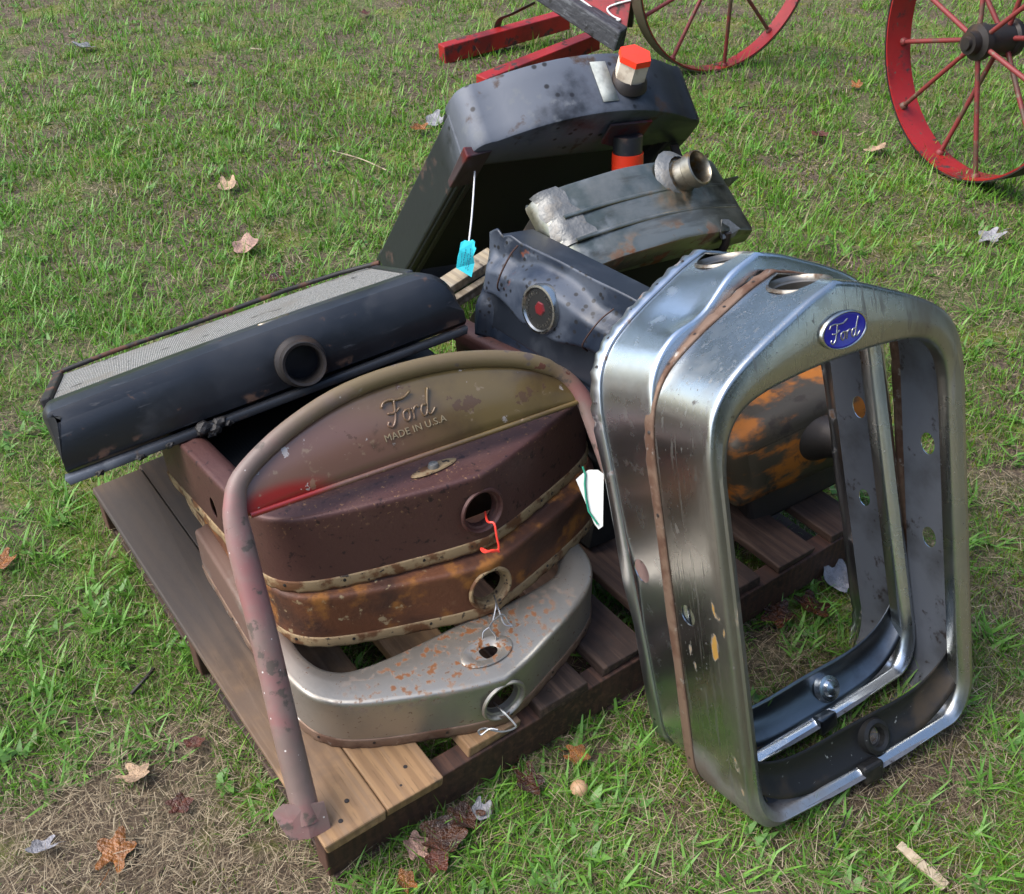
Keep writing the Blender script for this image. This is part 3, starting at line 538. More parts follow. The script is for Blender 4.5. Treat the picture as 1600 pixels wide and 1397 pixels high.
cr_ = box('core', (.018, .10, .012), (L_ - .06, .462, T_ - .004), M_core, lr, bevel=0)
box('side_rail', (-.002, .10, 0), (.016, .47, T_ + .004), M_railrust, lr, bevel=.003)
box('side_rail', (L_ - .06, .10, 0), (L_ - .045, .45, T_), M_black, lr, bevel=.003)
tube('far_rail', [(-.004, .465, T_ + .002), (.12, .468, T_ + .006), (.3, .468, T_ + .005), (.5, .466, T_ + .007), (.62, .463, T_ + .004), (.70, .40, T_ + .003)], .005, M_railrust, lr, seg=8)
box('bottom_tank', (0, .47, .0), (L_ - .05, .53, T_ - .01), M_black, lr, bevel=.012)
nk = lathe('filler_neck', [(.046, .002), (.045, .006), (.038, .010), (.036, .040), (.0385, .045), (.0375, .049), (.033, .048), (.031, .038), (.030, -.02), (.012, -.03), (0, -.03)], M_iron, lr, p=(.428, 0, .047), axis=(0, -1, 0))
lathe('overflow_pipe', [(.006, -.028), (.006, .0), (.004, .0), (.004, -.02)], M_iron, nk, p=(.435, .012, .036), axis=(0, -1, 0), seg=12)
lathe('badge_plate', [(0, .003), (.9, .003), (1, 0)], M_brass, lr, p=(.415, .055, T_ + .0025), axis=(0, 0, 1), sx=.032, sy=.009, seg=24)
for k, (x_, z_, r_) in enumerate(((.235, -.004, .016), (.250, -.010, .014), (.262, -.003, .012), (.244, -.016, .010), (.275, -.009, .009), (.05, -.012, .008), (.12, -.011, .009), (.17, -.010, .008))):
    bm = bmesh.new(); bmesh.ops.create_icosphere(bm, subdivisions=2, radius=r_)
    for v in bm.verts: v.co *= 1 + .35 * math.sin(v.co.x * 600 + k) * math.cos(v.co.z * 500 + 2 * k); v.co.z *= .7
    me = bpy.data.meshes.new('tar_clot'); bm.to_mesh(me); bm.free(); me.materials.append(M_tar); o = bpy.data.objects.new('tar_clot', me); C.objects.link(o); o.parent = lr; o.location = (x_, -.002, z_)

# ---------------------------------------------------------------- black radiator leaning at the back
a_ = Vector((-.076, 2.216, .65)); b_ = Vector((.462, 2.481, .611)); p_ = Vector((-.274, 2.55, .192))
BX = (b_ - a_).normalized(); BZ = (a_ - p_); BZ = (BZ - BX * BZ.dot(BX)).normalized(); BY = BZ.cross(BX)
Mb = Matrix((BX, BY, BZ)).transposed().to_4x4(); Mb.translation = (a_ + b_) / 2
br = thing('radiator', 'black arched-top radiator leaning at the back with orange taped filler cap', 'radiator', Mb, 'old radiators')
ext('top_tank', arch_outline(.60, .10, .075, .05, .035), 0, .150, M_blackdusty, br, bev=.008)
ext('tank_skirt', [(-.30, -.125), (.30, -.125), (.30, -.098), (-.30, -.098)], .012, .14, M_black, br, bev=.004)
box('core', (-.245, .035, -.74), (.245, .12, -.12), M_darkcore, br, bevel=0)
for sx_ in (-1, 1):
    cl = box('side_column', (min(sx_ * .302, sx_ * .248), .0, -.80), (max(sx_ * .302, sx_ * .248), .13, -.085), M_blackdusty, br, bevel=.006)
    for dx in (.012, .034): tube('column_rib', [(sx_ * (.256 + dx), -.001, -.78), (sx_ * (.256 + dx), -.001, -.14)], .0045, M_blackdusty, cl, seg=8)
box('bottom_tank', (-.30, .0, -.86), (.30, .14, -.79), M_black, br, bevel=.01)
box('wrap_strap', (-.315, -.006, -.175), (-.252, .012, -.035), M_bracket, br, bevel=.003, jit=.004)
box('mounting_tab', (.262, -.045, -.118), (.285, .01, -.112), M_iron, br, bevel=.001)
CAP = Vector((.075, .075, .074)); WU = (Mb.to_3x3().inverted() @ Vector((0, 0, 1))); CAX = (WU * .55 + Vector((0, 0, 1)) * .45).normalized()
cp = lathe('filler_cap', [(0, .062), (.034, .060), (.037, .050), (.037, .008), (.031, 0)], M_mask, br, p=CAP, axis=CAX, seg=6, sharp=20)
lathe('orange_tape', [(0, .0665), (.038, .0655), (.0395, .052), (.0388, .052)], M_tape, cp, p=CAP, axis=CAX, seg=6, sharp=20)
lathe('neck_base', [(.046, -.012), (.042, .004), (.036, .012)], M_iron, br, p=CAP, axis=CAX)
tp = mesh('tape_strip', [(CAP.x - .085 + a, .055 + b * .10, .0) for b in (0, .25, .5, .75, 1) for a in (0, .04)], [(2 * k, 2 * k + 1, 2 * k + 3, 2 * k + 2) for k in range(4)], M_ducttape, br)
for i, v in enumerate(tp.data.vertices):
    t = .5 - v.co.x / .50; tt = min(max(t, 0), 1); v.co.z = .075 * 4 * tt * (1 - tt) + .0035; v.co.y -= .03
finish(tp, solid=.001)
HP = Vector((.078, -.018, -.004)); HD = (-WU * .9 + Vector((0, -.25, -.1))).normalized()
hs = tube('inlet_hose', [HP + HD * t for t in (0, .05, .10, .24)], .034, M_black, br, seg=20)
tube('orange_tape_band', [HP + HD * t for t in (.040, .10, .22)], .0368, M_tape, hs, seg=20)
ob = mesh('outlet_bracket', [(.02, -.004, .030), (.13, -.004, .030), (.128, -.010, -.030), (.105, -.014, -.046), (.06, -.014, -.048), (.022, -.010, -.034)], [(0, 1, 2, 3, 4, 5)], M_bracket, br, smooth=False); finish(ob, solid=.006)

# ---------------------------------------------------------------- green-grey tank radiator
GRm = mx([[0.8337, -0.4281, 0.3487], [0.5473, 0.7246, -0.4189], [-0.0733, 0.5401, 0.8384]], (.314, 1.887, .564))
gr = thing('radiator', 'green grey metal radiator with bare top tank and open filler neck', 'radiator', GRm, 'old radiators')
ext('top_tank', arch_outline(.46, .055, .030, .045, .016), 0, .186, M_green, gr, bev=.010, wob=.0007)
for yy in (.062, .115): tube('tank_bead', [(x_, yy, .030 * (1 - (x_ / .215) ** 2) - .0005) for x_ in [-.20 + .41 * k / 16 for k in range(17)]], .0042, M_green, gr, seg=8, flat=.6)
box('core', (-.20, .03, -.42), (.20, .15, -.05), M_darkcore, gr, bevel=0)
for sx_ in (-1, 1): box('side_plate', (sx_ * .215 - .01, .02, -.44), (sx_ * .215 + .01, .165, -.05), M_iron, gr, bevel=.003)
nk = lathe('filler_neck', [(.05, -.004), (.044, .006), (.034, .012), (.032, .034), (.036, .038), (.036, .058), (.033, .060), (.0305, .056), (.029, .035), (.028, -.01), (0, -.012)], M_brass, gr, p=(.088, .140, .020), axis=(.25, -.30, 1))
lathe('solder_ring', [(.062, -.006), (.054, .004), (.047, .010), (.042, .014)], M_solder, nk, p=(.088, .140, .020), axis=(.25, -.30, 1), seg=18)
vs = []; fs = []
for i in range(9):
    for j in range(9):
        u, v = i / 8, j / 8; x_ = -.228 + .075 * u * (1 - .35 * v) ; y_ = .06 + .124 * v; t_ = (x_ + .195) / .36
        zz = .030 * 4 * t_ * (1 - t_) if t_ > 0 else -.035 + math.sqrt(max(0, .035 ** 2 - (x_ + .195) ** 2)); e_ = min(u, 1 - u, v, 1 - v) * 4
        vs.append((x_ + .006 * math.sin(j * 2.1), y_, zz + .0003 + .0028 * min(e_, 1) * (.6 + .4 * math.sin(i * 3.1 + j * 2.3))))
for i in range(8):
    for j in range(8): a = i * 9 + j; fs.append((a, a + 9, a + 10, a + 1))
lp = mesh('solder_patch', vs, fs, M_solder, gr)
dc = mesh('drain_bracket', [(.115, .004, .016), (.135, .03, .018), (.152, .028, .016), (.172, .004, .012), (.155, -.006, .0), (.125, -.006, .002)], [(0, 1, 2, 3, 4, 5)], M_solder, gr, smooth=False); finish(dc, solid=.005)
tube('drain_pipe', [(.14, .002, .012), (.142, -.012, -.010), (.142, -.016, -.03)], .0085, M_iron, dc, seg=12)
tb_ = box('lug', (.228, .13, -.035), (.268, .134, -.005), M_solder, gr, bevel=.001, jit=.004)

# ---------------------------------------------------------------- spotted blue-black radiator top with round emblem
EMm = mx([[0.6334, 0.1168, -0.765], [-0.7736, 0.118, -0.6225], [0.0175, 0.9861, 0.1651]], (-.041, 1.830, .640))
em = thing('radiator', 'spotted blue black radiator with a round emblem, wedged between the other radiators', 'radiator', EMm, 'old radiators')
vs = []; fs = []; nu, nv = 60, 44; EW, EH = .40, .22
def emz(x, v):
    cen = math.exp(-((x - .20) / .085) ** 4); up = .050 - .022 * cen; lo = .112 + .014 * cen
    s = lambda a, b, t: (lambda q: q * q * (3 - 2 * q))(min(max((t - a) / (b - a), 0), 1))
    e = s(.0, .035, x) * s(EW, EW - .03, x)
    return (s(up - .012, up + .022, v) * (1 - s(lo, lo + .010, v)) * (.026 + .012 * cen)) * e - .016 * s(lo + .004, lo + .012, v) * e + .010 * s(lo + .012, lo + .05, v) - .004 * (x / EW)
for i in range(nu + 1):
    x_ = EW * i / nu; top_ = -.010 * math.exp(-((x_ - .038) / .012) ** 2) + .004 * math.sin(x_ * 40) * (1 if x_ < .1 else .2) + .012 * (1 - min(x_ / .02, 1))* -1
    for j in range(nv + 1):
        v_ = EH * j / nv; vs.append((x_ + (.0 if i else .006 * math.sin(v_ * 30)), top_ * (1 - j / nv) - v_, emz(x_, v_)))
for i in range(nu):
    for j in range(nv): a = i * (nv + 1) + j; fs.append((a, a + 1, a + nv + 2, a + nv + 1))
eb = mesh('tank_front', vs, fs, M_spot, em); finish(eb, solid=.003)
box('tank_body', (.01, -.20, -.10), (EW - .01, -.012, -.006), M_spotlow, em, bevel=.008)
box('core', (.03, -.52, -.09), (EW - .03, -.20, -.02), M_darkcore, em, bevel=0)
box('side_strip', (-.004, -.50, -.03), (.012, -.17, -.004), M_spotlow, em, bevel=.002)
EC = Vector((.205, -.080, .036))
ed = lathe('emblem', [(0, .0045), (.037, .0045), (.0395, .009), (.0435, .0085), (.0455, 0), (.044, -.014)], M_chrome, em, p=EC, axis=(0, 0, 1), seg=44)
lathe('emblem_field', [(0, .0055), (.0372, .0052)], M_embgrey, ed, p=EC, axis=(0, 0, 1), seg=44)
lathe('red_hexagon', [(0, .0080), (.0115, .0078), (.0135, .0054)], M_embred, ed, p=EC + Vector((.002, .002, 0)), axis=(0, 0, 1), seg=6, sharp=10)
vs = []; fs = []
for k in range(26):
    if k in (6, 7, 18, 19): continue
    a = k / 26 * 2 * math.pi; c = EC + Vector((math.cos(a) * .0305, math.sin(a) * .0305, .0062)); t = Vector((-math.sin(a), math.cos(a), 0)); r = Vector((math.cos(a), math.sin(a), 0))
    for (u0, u1, v0, v1) in ((-.0018, -.001, -.0036, .0036), (.0008, .0018, -.003, random.choice((.003, .0005))), (-.0018, .0018, random.choice((-.003, .0018)), 0)):
        b0 = len(vs); vs += [c + t * u0 + r * v0, c + t * u1 + r * v0, c + t * u1 + r * v1, c + t * u0 + r * v1]; fs.append((b0, b0 + 1, b0 + 2, b0 + 3))
mesh('emblem_lettering', vs, fs, M_chrome, ed, smooth=False)
tube('wire_hook', cat([(.088, -.008, .004), (.092, -.02, .022), (.086, -.06, .036), (.076, -.092, .030), (.070, -.108, .004), (.062, -.112, .006), (.066, -.104, .012)], 22), .0017, M_rustwire, em, seg=6)
tube('wire_hook', cat([(.345, -.03, .004), (.340, -.05, .030), (.318, -.10, .036), (.305, -.125, .008)], 16), .0015, M_rustwire, em, seg=6)

# ---------------------------------------------------------------- orange tank seen through the standing shells
ax = Vector((.86, .42, .18)).normalized(); up = Vector((-.25, .1, 1)); ya = up.cross(ax).normalized(); up = ax.cross(ya)
ORm = Matrix((ax, ya, up)).transposed().to_4x4(); ORm.translation = Vector((.555, 1.70, .275))
ot = thing('radiator_tank', 'rusty black tank with flaking orange paint behind the standing shells', 'tank', ORm)
o_ = [(-.19, -.07), (.10, -.085), (.17, -.05), (.185, .0), (.17, .055), (.10, .085), (-.02, .092), (-.13, .085), (-.19, .06)]
ext('tank_body', [(v.x, v.y) for v in cat([(a, b, 0) for a, b in o_ + [o_[0]]], 40)][:-1], -.09, .09, M_orange, ot, bev=.032, sharp=70)
lathe('outlet_neck', [(.058, -.02), (.046, .004), (.040, .02), (.037, .055), (.040, .058), (.040, .066), (.032, .066), (.030, .03), (0, .028)], M_iron, ot, p=(.012, -.086, .008), axis=(.42, -1, .0))
box('foot', (-.15, -.04, -.16), (.10, .06, -.07), M_iron, ot, bevel=.01)

# ---------------------------------------------------------------- scrap of timber under the turquoise tag
tw_ = thing('timber_offcut', 'pale weathered timber offcut wedged behind the left black radiator', 'timber', Matrix.Translation(atz(716, 432, .40)) @ Matrix.Rotation(R_(40), 4, 'Z') @ Matrix.Rotation(R_(-12), 4, 'Y'))
M_grey = wood('weathered_timber', (.36, .29, .19), (.22, .17, .11), (.30, .26, .20))
box('plank', (-.10, -.03, -.012), (.10, .016, .012), M_grey, tw_, bevel=.002, jit=.002)
box('batten', (-.10, -.055, -.03), (.10, -.034, -.008), M_grey, tw_, bevel=.002, jit=.002)

# ---------------------------------------------------------------- tags, strings and tie wires
def world_tube(name, pts, r, m, label, cat_, seg=6, group=None, n=None):
    q = cat(pts, n or len(pts) * 5); o = Vector(q[0]); return tag(tube(name, [v - o for v in q], r, m, seg=seg, M=Matrix.Translation(o)), label, cat_, group)
def dpt(px, py, d):
    return Vector((0, 0, CAMH)) + ray(px, py) * d
dT = (Mb @ Vector((-.28, -.01, -.12)) - Vector((0, 0, CAMH))).dot(ray(800, 698.5)) / 1.0
tgp = [dpt(742, 268, dT - .02), dpt(740, 300, dT - .06), dpt(737, 340, dT - .09), dpt(733, 376, dT - .11)]
tagm = Matrix.Translation(dpt(728, 404, dT - .12)); q = (Vector((0, 0, CAMH)) - tagm.translation).to_track_quat('Z', 'Y').to_matrix().to_4x4()
tgo = thing('price_tag', 'turquoise paper tag hanging on a white string from the rear radiator', 'tag', tagm @ q @ Matrix.Rotation(R_(-6), 4, 'Z'))
k_ = .0018 * (dT - .12) / 2.2 * 2.2 / 2.97
outl = [(-10, 24), (-4, 28), (3, 27), (8, 30), (12, 27), (12, 20), (15, 17), (11, 5), (14, -6), (11, -28), (-14, -16), (-13, 2), (-11, 12)]
sc_ = (dT - .12) / CAMF
card = mesh('card', [(a * sc_, b * sc_, .004 * math.sin(b * .12)) for a, b in outl], [tuple(range(len(outl) - 1, -1, -1))], M_tagblue, tgo, smooth=False); finish(card, solid=.0008)
vs = []; fs = []
for (x0, y0, y1, w_) in ((-6, 8, -12, .5), (-1.5, 14, -10, .7), (3, 8, -14, .5), (7, 16, -18, .7)):
    yy = y0
    while yy > y1:
        l_ = random.uniform(1.5, 4); b0 = len(vs); xo = random.uniform(-.8, .8) - (y0 - yy) * .08
        vs += [((x0 + xo - w_) * sc_, yy * sc_, .006), ((x0 + xo + w_) * sc_, yy * sc_, .006), ((x0 + xo + w_ * .5) * sc_, (yy - l_) * sc_, .006), ((x0 + xo - w_) * sc_, (yy - l_) * sc_, .006)]; fs.append((b0, b0 + 1, b0 + 2, b0 + 3)); yy -= l_ + random.uniform(.3, 1.4)
mesh('handwriting', vs, fs, M_ink, card, smooth=False)
st_ = tube('string', [tgo.matrix_world.inverted() @ v for v in cat(tgp + [tagm @ Vector((.004, .03, 0))], 24)], .0019, M_string, tgo, seg=6)
inv = None
# white tag between the flat stack and the standing shells
dW = 1.76
wt = Matrix.Translation(dpt(917, 770, dW)); q = (Vector((-.25, -.2, CAMH)) - wt.translation).to_track_quat('Z', 'Y').to_matrix().to_4x4()
wtg = thing('price_tag', 'white card tag with green string beside the standing shell flange', 'tag', wt @ q)
s_ = dW / CAMF
outl = [(-10, 30), (-2, 36), (12, 38), (22, 33), (32, -48), (26, -54), (18, -46), (-20, 18)]
cw = mesh('card', [(a * s_, b * s_, 0) for a, b in outl], [tuple(range(len(outl) - 1, -1, -1))], M_tagwhite, wtg, smooth=False); finish(cw, solid=.0008)
tube('string', [Vector((a * s_, b * s_, .003)) for a, b in [(-12, 40), (-6, 28), (-5, 14), (0, -8), (7, -28), (24, -46)]], .0017, M_greenstr, wtg, seg=6)
h1 = f1.matrix_world @ Vector((0, .07, .58)); h2 = f2.matrix_world @ Vector((0, .052, .60)); h3 = f3.matrix_world @ Vector((0, .052, .60))
def near(px, py, ref, dd=0): return dpt(px, py, (ref - Vector((0, 0, CAMH))).dot(Vector((0, math.cos(R_(PITCH)), -math.sin(R_(PITCH))))) + dd)
world_tube('wire_tie', [near(758, 800, h1, .02), near(762, 815, h1, -.012), near(772, 818, h1, -.02), near(776, 838, h1, -.02), near(779, 858, h1, -.015), near(765, 862, h1, -.018), near(752, 857, h1, -.014), near(757, 863, h1, -.022), near(770, 860, h1, -.024), near(780, 862, h1, -.018)], .0019, M_redwire, 'red plastic-coated wire tie through the maroon shell filler hole', 'wire tie', group='wire ties')
world_tube('wire_tie', [near(772, 930, h2, .02), near(775, 945, h2, -.01), near(768, 975, h2, -.02), near(755, 988, h2, -.02), near(757, 1005, h2, -.018), near(772, 1010, h2, -.018), near(775, 995, h2, -.022), near(765, 978, h2, -.024), near(785, 960, h2, -.022), near(795, 972, h2, -.02), near(800, 978, h2, -.02), near(788, 975, h2, -.022), near(780, 955, h2, -.016), near(775, 940, h2, .0)], .0013, M_wire, 'tangled silver wire loop hanging from the middle rusty shell', 'wire tie', group='wire ties')
world_tube('wire_tie', [near(772, 1098, h3, .03), near(782, 1108, h3, -.012), near(803, 1130, h3, -.02), near(805, 1137, h3, -.02), near(788, 1143, h3, -.02), near(770, 1141, h3, -.018), near(758, 1138, h3, -.018), near(748, 1142, h3, -.018), near(752, 1148, h3, -.018), near(765, 1139, h3, -.022), near(778, 1140, h3, -.024)], .0016, M_wire, 'grey twisted wire poking out of the lowest shell filler hole', 'wire tie', group='wire ties')

# ---------------------------------------------------------------- red farm wagon and wheel
def wheel(root, c, yaw, r, band, m_rim, m_tread, spokes, hub_len, ph=0):
    """wheel standing on the ground, axle along yaw"""
    M = Matrix.Translation(c) @ Matrix.Rotation(yaw, 4, 'Z') @ Matrix.Rotation(math.pi / 2, 4, 'Y')
    Mi = root.matrix_world.inverted() @ M
    wr = bpy.data.objects.new('wheel', None); C.objects.link(wr); wr.parent = root; wr.matrix_local = Mi
    lathe('rim', [(r - .006, -band / 2), (r - .006, band / 2), (r, band / 2), (r, -band / 2)], m_rim, wr, seg=72, closed=True)
    lathe('tyre', [(r + .0005, -band / 2 - .002), (r + .0005, band / 2 + .002), (r + .006, band / 2 + .002), (r + .006, -band / 2 - .002)], m_tread, wr, seg=72, closed=True)
    lathe('hub', [(0, -hub_len * .62), (.020, -hub_len * .62), (.022, -hub_len * .55), (.036, -hub_len * .55), (.038, -hub_len * .38), (.058, -hub_len * .34), (.060, -hub_len * .2), (.050, -hub_len * .14), (.052, hub_len * .45), (.062, hub_len * .5), (.062, hub_len * .62), (.04, hub_len * .8), (0, hub_len * .8)], M_iron, wr, seg=28)
    for k in range(spokes):
        a = 2 * math.pi * k / spokes + ph; z0 = -hub_len * .26 if k % 2 else hub_len * .38; d = Vector((math.cos(a), math.sin(a), 0))
        tube('spoke', [d * .045 + Vector((0, 0, z0)), d * (r - .004) + Vector((0, 0, (-1 if k % 2 else 1) * band * .18))], .0085, M_redworn, wr, seg=8)
        lathe('spoke_nut', [(.016, 0), (.014, .010), (.009, .014)], M_redworn, wr, seg=8, p=d * (r - .0065) + Vector((0, 0, (-1 if k % 2 else 1) * band * .18)), axis=-d)
    return wr
wc = Vector((1.592, 3.632, .462))
im = thing('farm_implement', 'red spoked iron wheel with dark hub standing at the upper right', 'farm implement', Matrix.Translation(Vector((1.592, 3.632, 0))))
wheel(im, wc, R_(21.4), .452, .105, M_redpaint, M_iron, 12, .16, ph=.25)
axl = box('axle', (.10, -.02, .44), (.95, .02, .48), M_iron, im, bevel=.005)
axl.matrix_local = Matrix.Rotation(R_(21.4), 4, 'Z')
wg = thing('red_wagon', 'red wagon with pinstriped panel, charred beam and shafts at the top edge', 'wagon', Matrix.Translation(atz(960, 30, 0)))
wi = wg.matrix_world.inverted()
wheel(wg, Vector((.905, 4.80, .463)), R_(-62), .455, .07, M_redpaint, M_tyre, 10, .14, ph=.1)
def wpt(px, py, z): return wi @ atz(px, py, z)
def bar(name, p0, p1, w_, h_, m, parent, up=(0, 0, 1), bevel=.004, jit=.003):
    d = p1 - p0; L = d.length; x = d.normalized(); y = Vector(up).cross(x).normalized(); z = x.cross(y); mm = Matrix((x, y, z)).transposed().to_4x4(); mm.translation = p0
    o = box(name, (0, -w_ / 2, -h_ / 2), (L, w_ / 2, h_ / 2), m, parent, bevel=bevel, jit=jit); o.matrix_local = mm; return o
sh1 = bar('shaft', wpt(690, 84, .035), wpt(885, 30, .09), .065, .075, M_redpaint, wg)
sh2 = bar('shaft', wpt(752, 132, .03), wpt(930, 62, .10), .07, .07, M_redpaint, wg)
def strap(parent, pix):
    p = [parent.matrix_local.inverted() @ wpt(a, b, z) for a, b, z in pix]
    vs, fs = tubedata(cat(p, 20), .016, 8, True, .25); mesh('iron_strap', vs, fs, M_bracket, parent, sharp=50)
strap(sh1, [(776, 46, .075), (782, 30, .14), (800, 22, .17), (836, 4, .22)])
strap(sh2, [(830, 98, .07), (846, 82, .12), (870, 76, .13), (925, 70, .12)])
bar('beam', wpt(822, -32, .36), wpt(972, 62, .20), .07, .085, M_charred, wg, bevel=.008, jit=.006)
pz = [wpt(836, -40, .40), wpt(978, 50, .22), wpt(986, -4, .34), wpt(984, -60, .46)]
pnl = mesh('side_panel', pz, [(0, 1, 2, 3)], M_redpaint, wg, smooth=False); finish(pnl, solid=.02)
nrm = (pz[1] - pz[0]).cross(pz[2] - pz[0]).normalized(); nrm = nrm if nrm.dot(Vector((0, -1, .6))) > 0 else -nrm
def onp(px, py):
    d = ray(px, py); o_ = Vector((0, 0, CAMH)); P0 = wg.matrix_world @ pz[0]; t = (P0 - o_).dot(nrm) / d.dot(nrm); return wi @ (o_ + d * t) + nrm * .006
for seg_ in ([(905, -2), (920, 9), (934, 20)], [(986, 1), (966, 6), (951, 12), (950, 18), (958, 26), (970, 32), (962, 33)]): tube('pinstripe', cat([onp(a, b) for a, b in seg_], 18), .0042, M_white, pnl, seg=6)
bar('corner_post', wpt(984, 40, .20), wpt(988, -30, .40), .03, .03, M_iron, wg)

# ---------------------------------------------------------------- fallen leaves and litter
def leafmesh(seed, lob, curl):
    r = random.Random(seed); n = 40; vs = [(0, 0, 0)]
    for k in range(n):
        a = 2 * math.pi * k / n; rad = .5 * (1 - lob * (.5 - .5 * math.cos(5 * a)) * (.8 + .3 * r.random())) * (1.15 if abs(a - math.pi) > .4 else .75)
        x_, y_ = math.cos(a) * rad * 1.1, math.sin(a) * rad * .85; vs.append((x_, y_, curl * (x_ * x_ * .9 + y_ * y_ * 1.6) + .05 * math.sin(3 * a + seed) + .03 * r.random()))
    me = bpy.data.meshes.new('leaf'); fs = [(0, 1 + k, 1 + (k + 1) % n) for k in range(n)]
    b0 = len(vs); v2, f2_ = tubedata([(-.42, 0, .03), (-.62, .03, .04), (-.85, .10, .02)], .012, 5); vs += [tuple(v) for v in v2]; fs += [tuple(i + b0 for i in f) for f in f2_]
    me.from_pydata([tuple(v) for v in vs], [], fs); return me
def leafmat(name, c, rough=.5, c2=None): return mat(name, c, rough, 0, [dict(scale=2.5, lo=.4, hi=.65, col=c2 or tuple(q * .55 for q in c)), dict(scale=9, lo=.55, hi=.7, col=tuple(min(1, q * 1.4) for q in c), amt=.6)], bump=(8, .5, .02))
LM = dict(orange=leafmat('wet_orange_leaf', (.26, .095, .018), .25), tan=leafmat('tan_leaf', (.42, .28, .17), .65), red=leafmat('dark_red_leaf', (.10, .028, .014), .3), grey=leafmat('grey_leaf', (.30, .29, .30), .6), pink=leafmat('pink_tan_leaf', (.40, .24, .18), .6), brown=leafmat('wet_brown_leaf', (.075, .026, .010), .16, (.03, .012, .006)))
leaves = [(180, 1332, 66, 'orange', .62, 'wet orange maple leaf in the dry grass at the lower left corner'), (212, 1214, 50, 'tan', .5, 'pale tan leaf lying left of the pallet corner above the orange maple leaf'), (281, 1263, 36, 'red', .25, 'small dark red leaf on dry grass left of the foot plate'), (306, 1168, 28, 'red', .2, 'curled red brown leaf close to the left pallet edge'),
    (8, 882, 36, 'orange', .3, 'orange leaf cut by the left edge of the picture'), (385, 388, 44, 'pink', .2, 'pinkish tan leaf on the lawn behind the left black radiator'), (130, 74, 32, 'grey', .2, 'grey upright leaf in the green lawn at the upper left'), (357, 292, 32, 'tan', .1, 'narrow tan leaf in the lawn left of the rear radiator'), (570, 20, 20, 'red', .4, 'tiny red leaf near the top edge of the lawn'),
    (690, 1322, 74, 'brown', .3, 'large wet brown leaf against the pallet front edge'), (728, 1292, 60, 'brown', .3, 'second wet brown leaf overlapping the large one by the pallet'), (752, 1278, 34, 'grey', .1, 'pale shiny leaf on top of the wet brown leaves by the pallet'), (652, 1338, 46, 'pink', .2, 'faded brown leaf left of the wet brown leaves'), (685, 1362, 40, 'red', .2, 'dark red leaf below the wet brown leaves'), (636, 1390, 34, 'orange', .2, 'brown orange leaf cut by the bottom edge of the picture'),
    (824, 1232, 62, 'brown', .35, 'wet brown leaf half hidden by crabgrass in front of the pallet'), (900, 1190, 36, 'orange', .2, 'small orange brown leaf in the grass left of the steel shells'), (1212, 972, 66, 'brown', .5, 'wet brown oak leaf inside the standing shell, left one of the clump'), (1266, 958, 74, 'brown', .5, 'wet brown oak leaf inside the standing shell, middle of the clump'), (1302, 910, 54, 'grey', .25, 'grey purple leaf inside the standing shell behind the wet brown leaves'),
    (1547, 376, 40, 'grey', .6, 'grey lobed oak leaf on the moss right of the badged shell'), (1368, 238, 34, 'tan', .45, 'tan leaf on the grass left of the red spoked wheel'), (1338, 136, 20, 'orange', .2, 'tiny orange leaf between the two red wheels'), (1280, 218, 26, 'red', .2, 'dark brown leaf on the grass right of the green grey tank'), (657, 207, 26, 'orange', .2, 'orange brown leaf on the lawn left of the rear radiator'), (682, 194, 32, 'grey', .3, 'grey tan leaf beside the orange one left of the rear radiator'),
    (66, 1324, 40, 'grey', .1, 'pale grey curled leaf at the lower left edge'), (428, 440, 30, 'brown', .2, 'dark brown leaf behind the core of the left radiator'), (1418, 290, 0, 'red', .2, '')]
lms = [leafmesh(i, l, c) for i, (l, c) in enumerate(((.46, .3), (.36, .5), (.2, .9), (.3, .7)))]
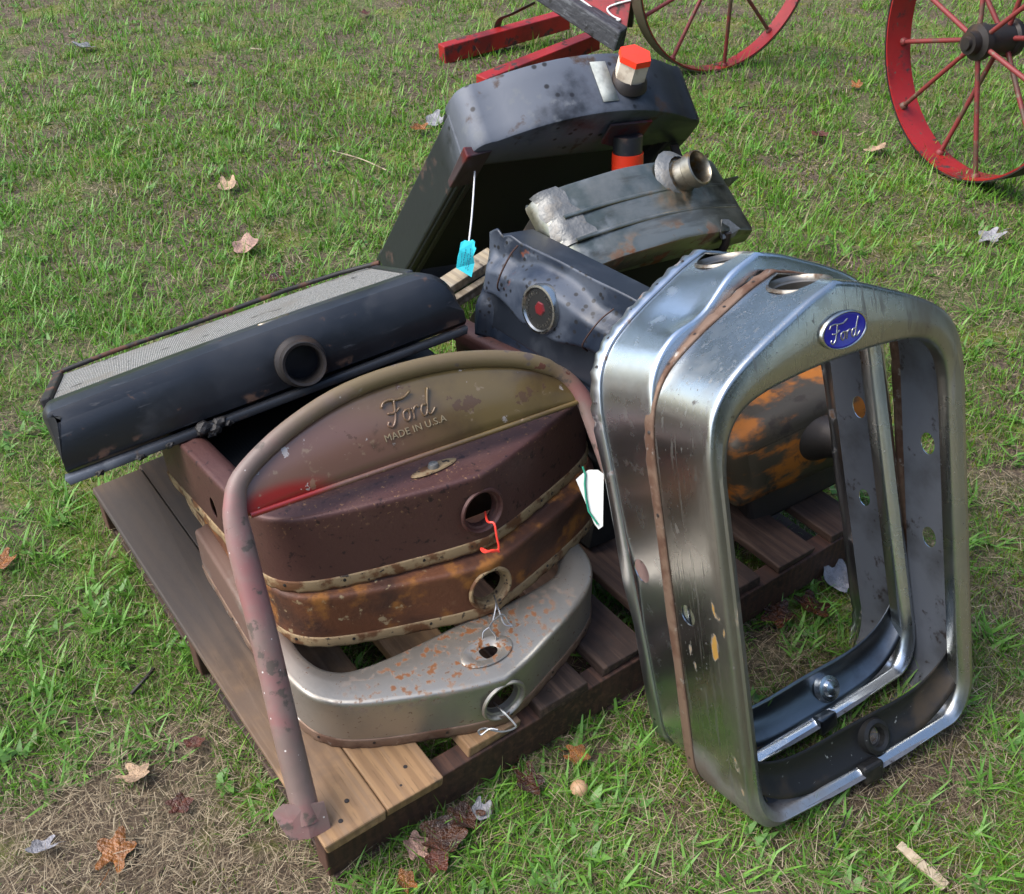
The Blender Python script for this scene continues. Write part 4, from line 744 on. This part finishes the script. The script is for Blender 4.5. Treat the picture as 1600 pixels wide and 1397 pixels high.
for i, (px, py, sz, cn, lob, lab) in enumerate(leaves):
    if not sz: continue
    p = atz(px, py, .012); dep_ = p.y * math.cos(R_(PITCH)) + (CAMH) * math.sin(R_(PITCH)); s = sz / CAMF * dep_ * (.85 if cn == 'brown' else 1.0)
    me = lms[0 if lob > .5 else 1 if lob > .33 else 2 if i % 2 else 3].copy(); me.materials.append(LM[cn])
    me.polygons.foreach_set('use_smooth', [True] * len(me.polygons))
    o = bpy.data.objects.new('fallen_leaf', me); C.objects.link(o)
    o.location = (p.x, p.y, float(hgt(np.array([p.x]), np.array([p.y]))[0]) + (.022 if cn == 'brown' else .018)); o.rotation_euler = (random.uniform(-.3, .3), random.uniform(-.3, .3), random.uniform(0, 6.28)); o.scale = (s, s, s * .7)
    tag(o, lab, 'leaf', 'fallen leaves')
p = atz(905, 1234, .02); ac = lathe('mushroom', [(0, .016), (.008, .0145), (.0135, .009), (.015, .003), (.012, 0), (.004, .001), (.004, -.02)], leafmat('mushroom_cap', (.50, .30, .17), .5), M=Matrix.Translation(p), seg=18); tag(ac, 'small round tan mushroom in the grass in front of the pallet', 'mushroom')
M_chip = wood('pale_wood_chip', (.50, .40, .27), (.40, .30, .19), (.46, .38, .27))
for (px, py, l_, w_, rz, lab) in ((1440, 1352, .085, .016, -.9, 'pale split wood chip in the grass at the lower right'), (400, 76, .05, .008, .1, 'short pale stick on the lawn near the top left')):
    p = atz(px, py, .015); o = box('wood_chip', (-l_ / 2, -w_ / 2, -.003), (l_ / 2, w_ / 2, .003), M_chip, bevel=.0008, M=Matrix.Translation(p) @ Matrix.Rotation(rz, 4, 'Z') @ Matrix.Rotation(.12, 4, 'Y'), jit=.002); tag(o, lab, 'wood chip', 'wood chips')
for (px, py, px2, py2, lab) in ((205, 1085, 240, 1045, 'dark rotten twig on bare soil left of the pallet'), (520, 236, 604, 266, 'thin straight twig on the lawn left of the rear radiator'), (1290, 1345, 1325, 1265, 'thin dark twig in front of the badged shell')):
    a, b = atz(px, py, .014), atz(px2, py2, .018); m_ = (a + b) / 2 + Vector((.006, .004, .004)); world_tube('twig', [a, m_, b], .004 if px == 205 else .0022, M_iron if px != 520 else M_chip, lab, 'twig', group='twigs')
